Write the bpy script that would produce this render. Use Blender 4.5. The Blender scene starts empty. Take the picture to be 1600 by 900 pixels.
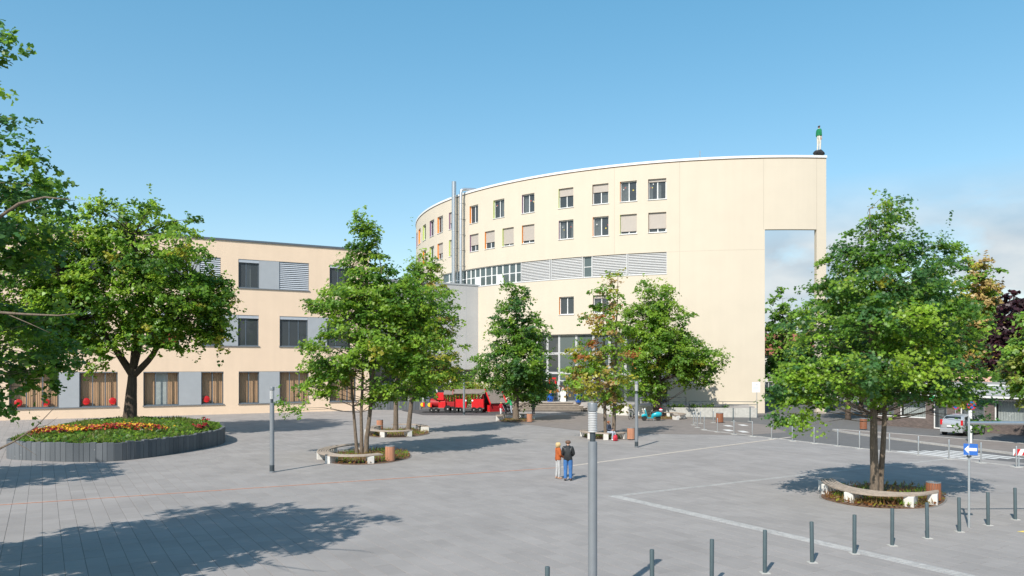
import bpy, bmesh, math, random
import numpy as np
from mathutils import Vector, Matrix
R_ = math.radians
random.seed(7)
RNG = np.random.default_rng(11)
SC = bpy.context.scene
COL = SC.collection

# ------------------------------------------------------------------ camera, sky, sun, exposure
F, CX, HY, EH = 1205.0, 800.0, 572.0, 5.0          # focal length and horizon in photo pixels, eye height in metres
cam = bpy.data.cameras.new('camera')
cam.sensor_width = 36.0
cam.lens = 36.0 * F / 1600.0
cam.shift_y = (HY - 450.0) / 1600.0
cam.clip_start = 0.1
cam.clip_end = 6000.0
cam_o = bpy.data.objects.new('camera', cam)
COL.objects.link(cam_o)
cam_o.location = (0, 0, EH)
cam_o.rotation_euler = (R_(90), 0, 0)
SC.camera = cam_o

SUN = Vector((-0.50, -0.945, 1.0)).normalized()     # towards the sun
sun = bpy.data.lights.new('sun', 'SUN')
sun.energy = 4.8
sun.angle = R_(0.53)
sun.color = (1.0, 0.95, 0.87)
sun_o = bpy.data.objects.new('sun', sun)
COL.objects.link(sun_o)
sun_o.rotation_euler = (-SUN).to_track_quat('-Z', 'Y').to_euler()

W = bpy.data.worlds.new('World')
SC.world = W
W.use_nodes = True
nt = W.node_tree
nt.nodes.clear()
N = nt.nodes.new
out = N('ShaderNodeOutputWorld')
bg = N('ShaderNodeBackground')
bg.inputs['Strength'].default_value = 0.118
sky = N('ShaderNodeTexSky')
sky.sky_type = 'NISHITA'
sky.sun_disc = False
sky.sun_elevation = math.asin(SUN.z)
sky.sun_rotation = math.atan2(SUN.x, SUN.y)
sky.altitude = 100
sky.air_density = 1.0
sky.dust_density = 0.6
sky.ozone_density = 1.0
hsv = N('ShaderNodeHueSaturation')
hsv.inputs['Hue'].default_value = 0.492
hsv.inputs['Saturation'].default_value = 1.42
hsv.inputs['Value'].default_value = 3.15
gam = N('ShaderNodeGamma')
gam.inputs['Gamma'].default_value = 0.65
nt.links.new(sky.outputs[0], hsv.inputs['Color'])
nt.links.new(hsv.outputs[0], gam.inputs['Color'])
nt.links.new(gam.outputs[0], bg.inputs['Color'])
# fair-weather clouds low in the east
tc = N('ShaderNodeTexCoord')
mp = N('ShaderNodeMapping')
mp.inputs['Scale'].default_value = (3.2, 3.2, 7.0)
mp.inputs['Location'].default_value = (0.35, 0.2, 0.1)
nz = N('ShaderNodeTexNoise')
nz.inputs['Scale'].default_value = 2.2
nz.inputs['Detail'].default_value = 7
nz.inputs['Roughness'].default_value = 0.55
nz.inputs['Distortion'].default_value = 0.3
ramp = N('ShaderNodeMapRange')
ramp.inputs['From Min'].default_value = 0.27
ramp.inputs['From Max'].default_value = 0.48
sep = N('ShaderNodeSeparateXYZ')
el = N('ShaderNodeMapRange')       # fade upwards
el.inputs['From Min'].default_value = 0.225
el.inputs['From Max'].default_value = 0.14
az = N('ShaderNodeMapRange')       # bank lies to the right of the view
az.inputs['From Min'].default_value = 0.10
az.inputs['From Max'].default_value = 0.32
m1 = N('ShaderNodeMath'); m1.operation = 'MULTIPLY'
m2 = N('ShaderNodeMath'); m2.operation = 'MULTIPLY'
m3 = N('ShaderNodeMath'); m3.operation = 'MULTIPLY'
m3.inputs[1].default_value = 0.9
nz2 = N('ShaderNodeTexNoise')
nz2.inputs['Scale'].default_value = 3.4
nz2.inputs['Detail'].default_value = 5
crmp = N('ShaderNodeValToRGB')
crmp.color_ramp.elements[0].position = 0.38
crmp.color_ramp.elements[0].color = (0.60, 0.72, 0.83, 1)
crmp.color_ramp.elements[1].position = 0.68
crmp.color_ramp.elements[1].color = (0.92, 0.96, 0.98, 1)
bgc = N('ShaderNodeBackground')
bgc.inputs['Strength'].default_value = 0.66
mix = N('ShaderNodeMixShader')
L = nt.links.new
L(tc.outputs['Generated'], mp.inputs['Vector'])
L(mp.outputs[0], nz.inputs['Vector'])
L(mp.outputs[0], nz2.inputs['Vector'])
L(nz2.outputs['Fac'], crmp.inputs['Fac'])
L(crmp.outputs['Color'], bgc.inputs['Color'])
L(nz.outputs['Fac'], ramp.inputs['Value'])
L(tc.outputs['Generated'], sep.inputs[0])
L(sep.outputs['Z'], el.inputs['Value'])
L(sep.outputs['X'], az.inputs['Value'])
L(ramp.outputs[0], m1.inputs[0]); L(el.outputs[0], m1.inputs[1])
L(m1.outputs[0], m2.inputs[0]); L(az.outputs[0], m2.inputs[1])
L(m2.outputs[0], m3.inputs[0])
L(m3.outputs[0], mix.inputs['Fac'])
L(bg.outputs[0], mix.inputs[1]); L(bgc.outputs[0], mix.inputs[2])
L(mix.outputs[0], out.inputs['Surface'])

SC.view_settings.view_transform = 'Standard'
SC.view_settings.look = 'None'
SC.view_settings.exposure = 0.3
SC.view_settings.gamma = 1.0
SC.view_settings.use_curve_mapping = False
SC.cycles.max_bounces = 6
SC.cycles.transparent_max_bounces = 8

# ------------------------------------------------------------------ places: photo pixels to metres
def gr(px, py, z=0.0):
    Y = F * (EH - z) / (py - HY)
    return Vector(((px - CX) / F * Y, Y, z))
def at(px, py, Y):
    return Vector(((px - CX) / F * Y, Y, EH - (py - HY) / F * Y))
def xat(px, Y): return (px - CX) / F * Y
def zat(py, Y): return EH - (py - HY) / F * Y

# ------------------------------------------------------------------ materials
def lin(c): return c if len(c) == 4 else (*c, 1.0)
MATS = {}
def pm(name, col, rough=0.65, var=0.12, scale=3.0, bump=0.0, bscale=40.0, metallic=0.0, spec=0.4, coat=0.0, streak=0.0, stretch=None):
    if name in MATS: return MATS[name]
    m = bpy.data.materials.new(name); m.use_nodes = True
    t = m.node_tree; b = t.nodes['Principled BSDF']
    b.inputs['Roughness'].default_value = rough
    b.inputs['Metallic'].default_value = metallic
    b.inputs['Specular IOR Level'].default_value = spec
    b.inputs['Coat Weight'].default_value = coat
    co = t.nodes.new('ShaderNodeTexCoord')
    mp = t.nodes.new('ShaderNodeMapping')
    if stretch: mp.inputs['Scale'].default_value = stretch
    t.links.new(co.outputs['Object'], mp.inputs['Vector'])
    n = t.nodes.new('ShaderNodeTexNoise'); n.inputs['Scale'].default_value = scale; n.inputs['Detail'].default_value = 6
    t.links.new(mp.outputs[0], n.inputs['Vector'])
    r = t.nodes.new('ShaderNodeValToRGB')
    r.color_ramp.elements[0].position = 0.3; r.color_ramp.elements[1].position = 0.7
    r.color_ramp.elements[0].color = (*[max(0, c * (1 - var)) for c in col[:3]], 1)
    r.color_ramp.elements[1].color = (*[min(1, c * (1 + var)) for c in col[:3]], 1)
    t.links.new(n.outputs['Fac'], r.inputs['Fac'])
    src = r.outputs['Color']
    if streak:
        mp2 = t.nodes.new('ShaderNodeMapping'); mp2.inputs['Scale'].default_value = (1.6, 1.6, 0.06)
        t.links.new(co.outputs['Object'], mp2.inputs['Vector'])
        n2 = t.nodes.new('ShaderNodeTexNoise'); n2.inputs['Scale'].default_value = 1.0; n2.inputs['Detail'].default_value = 5
        t.links.new(mp2.outputs[0], n2.inputs['Vector'])
        mr = t.nodes.new('ShaderNodeMapRange'); mr.inputs['From Min'].default_value = 0.35; mr.inputs['From Max'].default_value = 0.65
        mr.inputs['To Min'].default_value = 1 - streak; mr.inputs['To Max'].default_value = 1.0
        t.links.new(n2.outputs['Fac'], mr.inputs['Value'])
        mx = t.nodes.new('ShaderNodeMix'); mx.data_type = 'RGBA'; mx.blend_type = 'MULTIPLY'; mx.inputs['Factor'].default_value = 1
        t.links.new(src, mx.inputs['A']); t.links.new(mr.outputs[0], mx.inputs['B'])
        src = mx.outputs['Result']
    t.links.new(src, b.inputs['Base Color'])
    if bump:
        nb = t.nodes.new('ShaderNodeTexNoise'); nb.inputs['Scale'].default_value = bscale; nb.inputs['Detail'].default_value = 4
        t.links.new(mp.outputs[0], nb.inputs['Vector'])
        bn = t.nodes.new('ShaderNodeBump'); bn.inputs['Strength'].default_value = bump; bn.inputs['Distance'].default_value = 0.02
        t.links.new(nb.outputs['Fac'], bn.inputs['Height']); t.links.new(bn.outputs[0], b.inputs['Normal'])
    MATS[name] = m
    return m
def glass(name, tint, opacity, rough=0.03):
    if name in MATS: return MATS[name]
    m = bpy.data.materials.new(name); m.use_nodes = True
    t = m.node_tree; b = t.nodes['Principled BSDF']
    b.inputs['Base Color'].default_value = lin(tint); b.inputs['Roughness'].default_value = rough
    b.inputs['Specular IOR Level'].default_value = 0.6
    tr = t.nodes.new('ShaderNodeBsdfTransparent'); tr.inputs['Color'].default_value = (0.86, 0.9, 0.9, 1)
    mx = t.nodes.new('ShaderNodeMixShader'); mx.inputs['Fac'].default_value = opacity
    t.links.new(tr.outputs[0], mx.inputs[1]); t.links.new(b.outputs[0], mx.inputs[2])
    t.links.new(mx.outputs[0], t.nodes['Material Output'].inputs['Surface'])
    MATS[name] = m
    return m
def leafmat(name, transl=0.5, rough=0.42):
    if name in MATS: return MATS[name]
    m = bpy.data.materials.new(name); m.use_nodes = True
    t = m.node_tree; b = t.nodes['Principled BSDF']
    a = t.nodes.new('ShaderNodeAttribute'); a.attribute_name = 'tint'
    nn = t.nodes.new('ShaderNodeTexNoise'); nn.inputs['Scale'].default_value = 9.0
    mr = t.nodes.new('ShaderNodeMapRange'); mr.inputs['To Min'].default_value = 0.8; mr.inputs['To Max'].default_value = 1.2
    mx = t.nodes.new('ShaderNodeMix'); mx.data_type = 'RGBA'; mx.blend_type = 'MULTIPLY'; mx.inputs['Factor'].default_value = 1
    t.links.new(nn.outputs['Fac'], mr.inputs['Value'])
    t.links.new(a.outputs['Color'], mx.inputs['A']); t.links.new(mr.outputs[0], mx.inputs['B'])
    t.links.new(mx.outputs['Result'], b.inputs['Base Color'])
    b.inputs['Roughness'].default_value = rough; b.inputs['Specular IOR Level'].default_value = 0.45
    tl = t.nodes.new('ShaderNodeBsdfTranslucent')
    hs = t.nodes.new('ShaderNodeHueSaturation'); hs.inputs['Value'].default_value = 1.7; hs.inputs['Hue'].default_value = 0.485
    t.links.new(mx.outputs['Result'], hs.inputs['Color']); t.links.new(hs.outputs[0], tl.inputs['Color'])
    ms = t.nodes.new('ShaderNodeMixShader'); ms.inputs['Fac'].default_value = transl
    t.links.new(b.outputs[0], ms.inputs[1]); t.links.new(tl.outputs[0], ms.inputs[2])
    t.links.new(ms.outputs[0], t.nodes['Material Output'].inputs['Surface'])
    MATS[name] = m
    return m

# ------------------------------------------------------------------ objects and meshes
def tag(o, label=None, cat=None, group=None, kind=None):
    if label: o['label'] = label
    if cat: o['category'] = cat
    if group: o['group'] = group
    if kind: o['kind'] = kind
    return o
def thing(name, label, cat, loc=(0, 0, 0), rz=0.0, group=None):
    o = bpy.data.objects.new(name, None)
    o.empty_display_size = 0.2
    COL.objects.link(o)
    o.location = loc; o.rotation_euler = (0, 0, rz)
    return tag(o, label, cat, group)
def dup(o, parent=None, loc=None, rz=None, scale=None, label=None):
    c = o.copy(); COL.objects.link(c)
    if parent is not None:
        c.parent = parent
    if loc is not None: c.location = loc
    if rz is not None: c.rotation_euler = (0, 0, rz)
    if scale is not None: c.scale = scale
    if label: c['label'] = label
    for ch in list(o.children):
        dup(ch, c)
    return c
class MB:
    """collects shapes into one mesh"""
    def __init__(s): s.v = []; s.f = []; s.m = []; s.mi = 0
    def add(s, vs, fs):
        o = len(s.v); s.v += [tuple(v) for v in vs]
        for f in fs: s.f.append(tuple(i + o for i in f)); s.m.append(s.mi)
        return s
    def box(s, x0, x1, y0, y1, z0, z1, M=None):
        vs = [Vector(p) for p in ((x0,y0,z0),(x1,y0,z0),(x1,y1,z0),(x0,y1,z0),(x0,y0,z1),(x1,y0,z1),(x1,y1,z1),(x0,y1,z1))]
        if M: vs = [M @ v for v in vs]
        return s.add(vs, [(0,3,2,1),(4,5,6,7),(0,1,5,4),(1,2,6,5),(2,3,7,6),(3,0,4,7)])
    def bbox(s, x0, x1, y0, y1, z0, z1, b=0.01, M=None):
        """box with chamfered upright and top edges"""
        def ring(i, z): return [Vector(p) for p in ((x0+b+i,y0+i,z),(x1-b-i,y0+i,z),(x1-i,y0+b+i,z),(x1-i,y1-b-i,z),(x1-b-i,y1-i,z),(x0+b+i,y1-i,z),(x0+i,y1-b-i,z),(x0+i,y0+b+i,z))]
        rs = [ring(0, z0), ring(0, z1 - b), ring(b * 0.7, z1)]
        vs = sum(rs, [])
        if M: vs = [M @ v for v in vs]
        fs = []
        for k in range(2):
            for i in range(8): fs.append((k*8+i, k*8+(i+1) % 8, k*8+8+(i+1) % 8, k*8+8+i))
        fs += [tuple(range(16, 24)), tuple(range(7, -1, -1))]
        return s.add(vs, fs)
    def tube(s, pts, rad, n=8, caps=True):
        pts = [Vector(p) for p in pts]
        if not hasattr(rad, '__len__'): rad = [rad] * len(pts)
        vs, fs = [], []
        ref = None
        for i, p in enumerate(pts):
            d = (pts[min(i+1, len(pts)-1)] - pts[max(i-1, 0)]).normalized()
            if ref is None: ref = Vector((0, 0, 1)) if abs(d.z) < 0.9 else Vector((1, 0, 0))
            a = d.cross(ref).normalized(); ref = a.cross(d).normalized()
            for k in range(n):
                t = 2 * math.pi * k / n
                vs.append(p + (a * math.cos(t) + ref * math.sin(t)) * rad[i])
        for i in range(len(pts) - 1):
            for k in range(n): fs.append((i*n+k, i*n+(k+1) % n, (i+1)*n+(k+1) % n, (i+1)*n+k))
        if caps: fs += [tuple(range(n-1, -1, -1)), tuple(range((len(pts)-1)*n, len(pts)*n))]
        return s.add(vs, fs)
    def lathe(s, prof, n=16, c=(0, 0, 0), M=None):
        vs, fs = [], []
        for r, z in prof:
            for k in range(n):
                t = 2 * math.pi * k / n
                p = Vector((c[0] + r*math.cos(t), c[1] + r*math.sin(t), c[2] + z))
                vs.append(M @ p if M else p)
        for i in range(len(prof) - 1):
            for k in range(n): fs.append((i*n+k, i*n+(k+1) % n, (i+1)*n+(k+1) % n, (i+1)*n+k))
        fs += [tuple(range(n-1, -1, -1)), tuple(range((len(prof)-1)*n, len(prof)*n))]
        return s.add(vs, fs)
    def prism(s, poly, z0, z1, M=None):
        n = len(poly)
        vs = [Vector((p[0], p[1], z0)) for p in poly] + [Vector((p[0], p[1], z1)) for p in poly]
        if M: vs = [M @ v for v in vs]
        return s.add(vs, [tuple(range(n-1, -1, -1)), tuple(range(n, 2*n))] + [(i, (i+1) % n, n+(i+1) % n, n+i) for i in range(n)])
    def build(s, name, mats, parent=None, smooth=False, loc=None, rz=None, recalc=False):
        me = bpy.data.meshes.new(name)
        me.from_pydata(s.v, [], s.f)
        for m in (mats if isinstance(mats, (list, tuple)) else [mats]): me.materials.append(m)
        if any(s.m): me.polygons.foreach_set('material_index', s.m)
        if recalc:
            bm = bmesh.new(); bm.from_mesh(me); bmesh.ops.recalc_face_normals(bm, faces=bm.faces); bm.to_mesh(me); bm.free()
        if smooth is True: me.polygons.foreach_set('use_smooth', [True] * len(me.polygons))
        elif smooth:
            me.polygons.foreach_set('use_smooth', [True] * len(me.polygons)); me.set_sharp_from_angle(angle=R_(smooth))
        me.update()
        o = bpy.data.objects.new(name, me); COL.objects.link(o)
        if parent is not None: o.parent = parent
        if loc is not None: o.location = loc
        if rz is not None: o.rotation_euler = (0, 0, rz)
        return o
def sheet(name, poly, z, mat, kind='structure', parent=None):
    m = MB(); m.add([(p[0], p[1], z) for p in poly], [tuple(range(len(poly)))])
    return tag(m.build(name, mat, parent), kind=kind)
def yaxis(a, b):
    """matrix whose local x runs from a to b on the ground, z up"""
    d = (Vector(b) - Vector(a)); ang = math.atan2(d.y, d.x)
    return Matrix.Translation(Vector(a)) @ Matrix.Rotation(ang, 4, 'Z')
def spline(P, n=8, closed=False):
    P = [Vector((*p, 0) if len(p) == 2 else p) for p in P]
    out = []; k = len(P)
    for i in range(k if closed else k - 1):
        if closed: a, b, c, d = P[(i-1) % k], P[i], P[(i+1) % k], P[(i+2) % k]
        else: a, b, c, d = P[max(i-1, 0)], P[i], P[i+1], P[min(i+2, k-1)]
        for j in range(n):
            t = j / n
            out.append(0.5 * ((2*b) + (c-a)*t + (2*a-5*b+4*c-d)*t*t + (3*b-a-3*c+d)*t**3))
    if not closed: out.append(P[-1])
    return out
U = Vector((0.854, 0.520, 0)).normalized(); V = Vector((-U.y, U.x, 0))     # directions of the paving grid
AU = math.atan2(U.y, U.x)

M_CREAM = pm('curved_stucco', (0.585, 0.515, 0.412), 0.85, 0.02, 0.5, 0.15, 60, streak=0.02)
M_PEACH = pm('peach_stucco', (0.785, 0.605, 0.445), 0.85, 0.025, 0.6, 0.15, 60, streak=0.03)
M_GREYW = pm('grey_panel_wall', (0.46, 0.46, 0.46), 0.7, 0.04, 0.5, 0.08, 40, streak=0.06)
M_WHITE = pm('white_paint', (0.70, 0.70, 0.68), 0.5, 0.03, 2)
M_DARKM = pm('dark_metal', (0.06, 0.075, 0.085), 0.45, 0.1, 6, metallic=0.3)
M_FRAMEG = pm('grey_blue_frame', (0.10, 0.125, 0.15), 0.45, 0.08, 6)
M_SILVER = pm('brushed_steel', (0.55, 0.55, 0.55), 0.32, 0.06, 8, metallic=0.85, stretch=(1, 1, 0.2))
M_GREYM = pm('grey_lamp_paint', (0.205, 0.22, 0.235), 0.4, 0.06, 4, metallic=0.2)
M_PANEL = pm('grey_facade_panel', (0.37, 0.39, 0.41), 0.5, 0.04, 1.2)
M_CONC = pm('concrete', (0.42, 0.41, 0.38), 0.85, 0.12, 4, 0.25, 50)
M_CONCL = pm('light_concrete', (0.58, 0.56, 0.52), 0.85, 0.1, 5, 0.25, 60)
M_WOOD = pm('weathered_wood', (0.33, 0.27, 0.22), 0.75, 0.22, 7, 0.3, 30, stretch=(1, 1, 3))
M_REDWOOD = pm('red_brown_wood', (0.42, 0.16, 0.085), 0.65, 0.2, 7, 0.2, 30, stretch=(6, 6, 0.6))
M_BARK = pm('grey_brown_bark', (0.15, 0.115, 0.085), 0.9, 0.35, 9, 0.9, 14, stretch=(3, 3, 0.6))
M_BARKD = pm('dark_bark', (0.075, 0.055, 0.042), 0.9, 0.35, 7, 0.9, 12, stretch=(3, 3, 0.6))
M_ROOF = pm('roof_gravel', (0.3, 0.29, 0.28), 0.9, 0.15, 3)
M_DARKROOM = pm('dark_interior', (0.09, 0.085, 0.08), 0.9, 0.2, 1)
M_BLACK = pm('black_plastic', (0.015, 0.015, 0.016), 0.5, 0.15, 6)
M_RUBBER = pm('tyre_rubber', (0.02, 0.02, 0.02), 0.8, 0.15, 10)
M_GLASSD = glass('window_glass', (0.075, 0.088, 0.095), 0.66)
M_GLASSC = glass('clear_glass', (0.05, 0.06, 0.06), 0.28)
M_GLASSG = glass('grey_green_glass', (0.10, 0.13, 0.13), 0.86, 0.06)
M_BLIND = pm('shutter_slats', (0.42, 0.375, 0.33), 0.6, 0.03, 3)
M_CURT = pm('white_curtain', (0.62, 0.62, 0.6), 0.9, 0.1, 3)
M_SOIL = pm('brown_mulch', (0.13, 0.075, 0.045), 0.95, 0.45, 9, 0.8, 25)
# ------------------------------------------------------------------ buildings
class PlaneWall:
    def __init__(s, P0, ang): s.P0 = Vector(P0); s.a = ang; s.u = Vector((math.cos(ang), math.sin(ang), 0)); s.n = Vector((-s.u.y, s.u.x, 0)); s.step = 60
    def P(s, u, z, d=0.0): p = s.P0 + s.u*u + s.n*d; return Vector((p.x, p.y, z))
    def rot(s, u): return s.a
    def U(s, px):
        k = (px - CX) / F
        return (k*s.P0.y - s.P0.x) / (s.u.x - k*s.u.y)
    def Y(s, px): return s.P(s.U(px), 0).y
    def Z(s, px, py): return zat(py, s.Y(px))
class ArcWall:
    C = Vector((29.71, 126.87, 0)); Rr = 45.145
    step = 0.9
    def P(s, u, z, d=0.0):
        a = u / s.Rr; r = s.Rr - d
        return Vector((s.C.x + r*math.sin(a), s.C.y - r*math.cos(a), z))
    def rot(s, u): return u / s.Rr
    def U(s, px):
        k = (px - CX) / F                       # first hit of the sight line with the circle
        d = Vector((k, 1, 0)).normalized(); b = d.dot(s.C); c = s.C.length_squared - s.Rr**2
        h = max(b*b - c, 0.0); p = d * (b - math.sqrt(h)) - s.C
        return math.atan2(p.x, -p.y) * s.Rr
    def Y(s, px): return s.P(s.U(px), 0).y
    def Z(s, px, py): return zat(py, s.Y(px))
def wall_mesh(name, wall, u0, u1, z0, z1, holes, mat, parent, back=None):
    """front skin with real openings and their reveals; holes = (u0,u1,z0,z1,depth)"""
    us = {u0, u1}; zs = {z0, z1}
    for h in holes: us |= {max(u0, h[0]), min(u1, h[1])}; zs |= {max(z0, h[2]), min(z1, h[3])}
    us = sorted(us); full = []
    for a, b in zip(us, us[1:]):
        k = max(1, math.ceil((b - a) / wall.step))
        full += [a + (b - a)*i/k for i in range(k)]
    us = full + [us[-1]]; zs = sorted(zs)
    m = MB(); idx = {}
    def vid(i, j):
        if (i, j) not in idx: idx[(i, j)] = len(m.v); m.v.append(tuple(wall.P(us[i], zs[j])))
        return idx[(i, j)]
    solid = {}
    for i in range(len(us) - 1):
        uc = (us[i] + us[i+1]) / 2
        for j in range(len(zs) - 1):
            zc = (zs[j] + zs[j+1]) / 2
            if any(h[0] < uc < h[1] and h[2] < zc < h[3] for h in holes): continue
            solid[(i, j)] = 1
            m.f.append((vid(i, j), vid(i+1, j), vid(i+1, j+1), vid(i, j+1))); m.m.append(0)
    for h in holes:
        a, b, c, d, dep = max(u0, h[0]), min(u1, h[1]), max(z0, h[2]), min(z1, h[3]), h[4]
        k = max(1, math.ceil((b - a) / wall.step)); ul = [a + (b - a)*i/k for i in range(k + 1)]
        for x, y in zip(ul, ul[1:]):
            m.add([wall.P(x, d), wall.P(y, d), wall.P(y, d, dep), wall.P(x, d, dep)], [(0, 1, 2, 3)])
            if c > z0 + 0.01: m.add([wall.P(x, c), wall.P(y, c), wall.P(y, c, dep), wall.P(x, c, dep)], [(3, 2, 1, 0)])
        m.add([wall.P(a, c), wall.P(a, d), wall.P(a, d, dep), wall.P(a, c, dep)], [(0, 1, 2, 3)])
        m.add([wall.P(b, c), wall.P(b, d), wall.P(b, d, dep), wall.P(b, c, dep)], [(3, 2, 1, 0)])
    return m.build(name, mat, parent, smooth=25 if wall.step < 5 else False)
def strip(wall, u0, u1, d0, d1, z0, z1, m=None):
    """a bar that follows the wall"""
    m = m or MB()
    k = max(1, math.ceil((u1 - u0) / wall.step))
    vs, fs = [], []
    for i in range(k + 1):
        u = u0 + (u1 - u0)*i/k
        vs += [wall.P(u, z0, d0), wall.P(u, z1, d0), wall.P(u, z1, d1), wall.P(u, z0, d1)]
    for i in range(k):
        for q in range(4): fs.append((i*4+q, i*4+(q+1) % 4, (i+1)*4+(q+1) % 4, (i+1)*4+q))
    fs += [(0, 3, 2, 1), (k*4, k*4+1, k*4+2, k*4+3)]
    return m.add(vs, fs)
def window(wall, parent, u0, u1, z0, z1, dep=0.2, bars=(0.5,), hbars=(), frame=M_WHITE, fw=0.07, pane=M_GLASSD, shutter=0.0, reveal=None,
           sill=M_WHITE, curtain=(), cmat=M_CURT, box=None, cdep=0.22, label=None, blind=False, open_sun=None):
    """frame mesh with panes, shutter, coloured jamb, sill and curtains as its own children"""
    w, h = u1 - u0, z1 - z0
    uc = (u0 + u1) / 2
    root = MB()
    for a, b in ((0, fw), (w - fw, w)): root.box(a - w/2, b - w/2, 0, 0.08, 0, h)
    for a, b in ((0, fw), (h - fw, h)): root.box(-w/2 + fw, w/2 - fw, 0.003, 0.077, a, b)
    xs = [-w/2 + fw]
    for t in bars:
        x = (t - 0.5)*w; root.box(x - fw*0.5, x + fw*0.5, 0.004, 0.076, fw, h - fw); xs += [x - fw*0.5, x + fw*0.5]
    xs.append(w/2 - fw)
    zs = [fw]
    for t in hbars:
        z = t*h
        for i in range(0, len(xs), 2): root.box(xs[i], xs[i+1], 0.006, 0.074, z - fw*0.5, z + fw*0.5)
        zs += [z - fw*0.5, z + fw*0.5]
    zs.append(h - fw)
    o = root.build('window', frame, parent, loc=wall.P(uc, z0, dep), rz=wall.rot(uc))
    if label: o['label'] = label
    for i in range(0, len(xs), 2):
        for j in range(0, len(zs), 2):
            MB().add([(xs[i], 0.04, zs[j]), (xs[i+1], 0.04, zs[j]), (xs[i+1], 0.04, zs[j+1]), (xs[i], 0.04, zs[j+1])], [(0, 1, 2, 3)]).build('pane', pane, o)
    if shutter > 0:
        n = max(2, int(h*shutter/0.11)); m = MB()
        for k in range(n):
            a = h - h*shutter*(k+1)/n; b = h - h*shutter*k/n
            m.add([(-w/2+0.03, -0.045, a), (w/2-0.03, -0.045, a), (w/2-0.03, -0.062, (a+b)/2), (-w/2+0.03, -0.062, (a+b)/2), (w/2-0.03, -0.045, b), (-w/2+0.03, -0.045, b)], [(0, 1, 2, 3), (3, 2, 4, 5)])
        m.box(-w/2+0.03, w/2-0.03, -0.068, -0.035, h - h*shutter - 0.05, h - h*shutter)
        m.build('shutter', M_BLIND, o)
    if blind:
        n = int(h*blind/0.21); m = MB()
        for k in range(n):
            z = h - 0.05 - h*blind*(k + 0.5)/n
            m.add([(-w/2+0.02, -0.10, z - 0.07), (w/2-0.02, -0.10, z - 0.07), (w/2-0.02, -0.04, z + 0.07), (-w/2+0.02, -0.04, z + 0.07)], [(0, 1, 2, 3)])
        m.build('blind', M_SLATB, o)
    if box:
        m = MB(); m.box(-w/2, w/2, -0.11, -0.012, h - box, h); m.build('blind_box', M_SLATB, o)
    if reveal:
        m = MB(); m.box(-w/2 + 0.001, -w/2 + 0.022, -dep + 0.006, -0.001, 0.002, h - 0.002); m.build('reveal', reveal, o)
    if sill:
        m = MB(); m.box(-w/2 - 0.06, w/2 + 0.06, -dep - 0.07, -0.002, -0.05, 0.004); m.build('sill', sill, o)
    for c0, c1 in curtain:
        n = max(4, int((c1 - c0)*w/0.09)); m = MB(); vs = []
        for k in range(n + 1):
            x = (-0.5 + c0 + (c1 - c0)*k/n)*w; y = cdep + (0.03 if k % 2 else 0.0) + random.uniform(-0.012, 0.012)
            vs += [(x, y, 0.02), (x, y, h - 0.02)]
        m.add(vs, [(2*k, 2*k+2, 2*k+3, 2*k+1) for k in range(n)])
        m.build('curtain', cmat, o)
    return o
M_SLATB = pm('venetian_slats', (0.42, 0.45, 0.49), 0.45, 0.04, 3)
REV = {'o': pm('orange_reveal', (0.85, 0.27, 0.035), 0.6, 0.04), 'g': pm('green_reveal', (0.50, 0.60, 0.16), 0.6, 0.04),
       'p': pm('purple_reveal', (0.25, 0.14, 0.22), 0.6, 0.04), 'd': pm('dark_reveal', (0.2, 0.12, 0.08), 0.6, 0.04)}
M_WINDT = pm('window_sticker', (0.5, 0.1, 0.08), 0.6, 0.3, 20)

# ---- the large curved building
AW = ArcWall()
H = 27.1
cb = thing('curved_building', 'tall curved cream building with small windows, a louvre band and an open portal', 'building', AW.P(AW.U(900), 0))
cbi = cb.matrix_basis.inverted_safe()
CB_CHILD = []
class Local:
    """the same wall in the coordinates of its building's empty"""
    def __init__(s, w, o): s.w = w; s.o = Vector(o); s.step = w.step
    def P(s, u, z, d=0.0): return s.w.P(u, z, d) - s.o
    def rot(s, u): return s.w.rot(u)
    def U(s, px): return s.w.U(px)
    def Z(s, px, py): return s.w.Z(px, py)
LW = Local(AW, cb.location)
uR = AW.U(1291); uP0 = AW.U(1195); uP1 = AW.U(1276); uL = -math.pi*0.70*AW.Rr/1.0
zt = lambda px, py: AW.Z(px, py)
zA = (zt(1027, 311.5), zt(1027, 279.2)); zB = (zt(1027, 363), zt(1027, 331.7)); zC = (zt(885, 491.6), zt(885, 463.6))
zL = (zt(1042, 427.5), zt(1042, 393.5)); zG = (0.95, zt(898, 522))
zP = zt(1195, 358.5)
WINS = []
for (a, b, rev, sh) in ((1012.6, 1041, 'd', .12), (968.6, 995, 'o', .0), (925.6, 950.7, 'd', .38), (872.7, 895.8, 'g', .38), (815.5, 835, 'p', 0), (770.8, 788, 'g', 0), (733.8, 747, 'o', 0),
                        (701.5, 713, 'p', .6), (683.5, 692, 'o', 0), (672.5, 677.2, 'p', 0), (661.3, 664.8, 'g', 0), (654.3, 656.8, 'o', 0), (650.7, 652.2, 'p', 0)):
    WINS.append((a, b, zA, rev, sh))
for (a, b, rev, sh) in ((1013, 1041, 'd', .78), (968.6, 995, 'g', .84), (926, 951, 'o', 0), (873, 896, 'p', 0), (815.5, 835, 'o', .82), (785, 802.7, 'g', .86), (757.5, 773, 'o', .62),
                        (734, 747.6, 'p', .62), (701.5, 713, 'g', .9), (683.5, 692, 'o', .6), (672.2, 677, 'g', 0), (661, 665, 'o', 0), (653.7, 656.6, 'p', 0)):
    WINS.append((a, b, zB, rev, sh))
for (a, b, rev, sh) in ((873.6, 896.6, 'o', 0), (926.5, 951, 'd', .15)):
    WINS.append((a, b, zC, rev, sh))
holes = []
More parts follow.
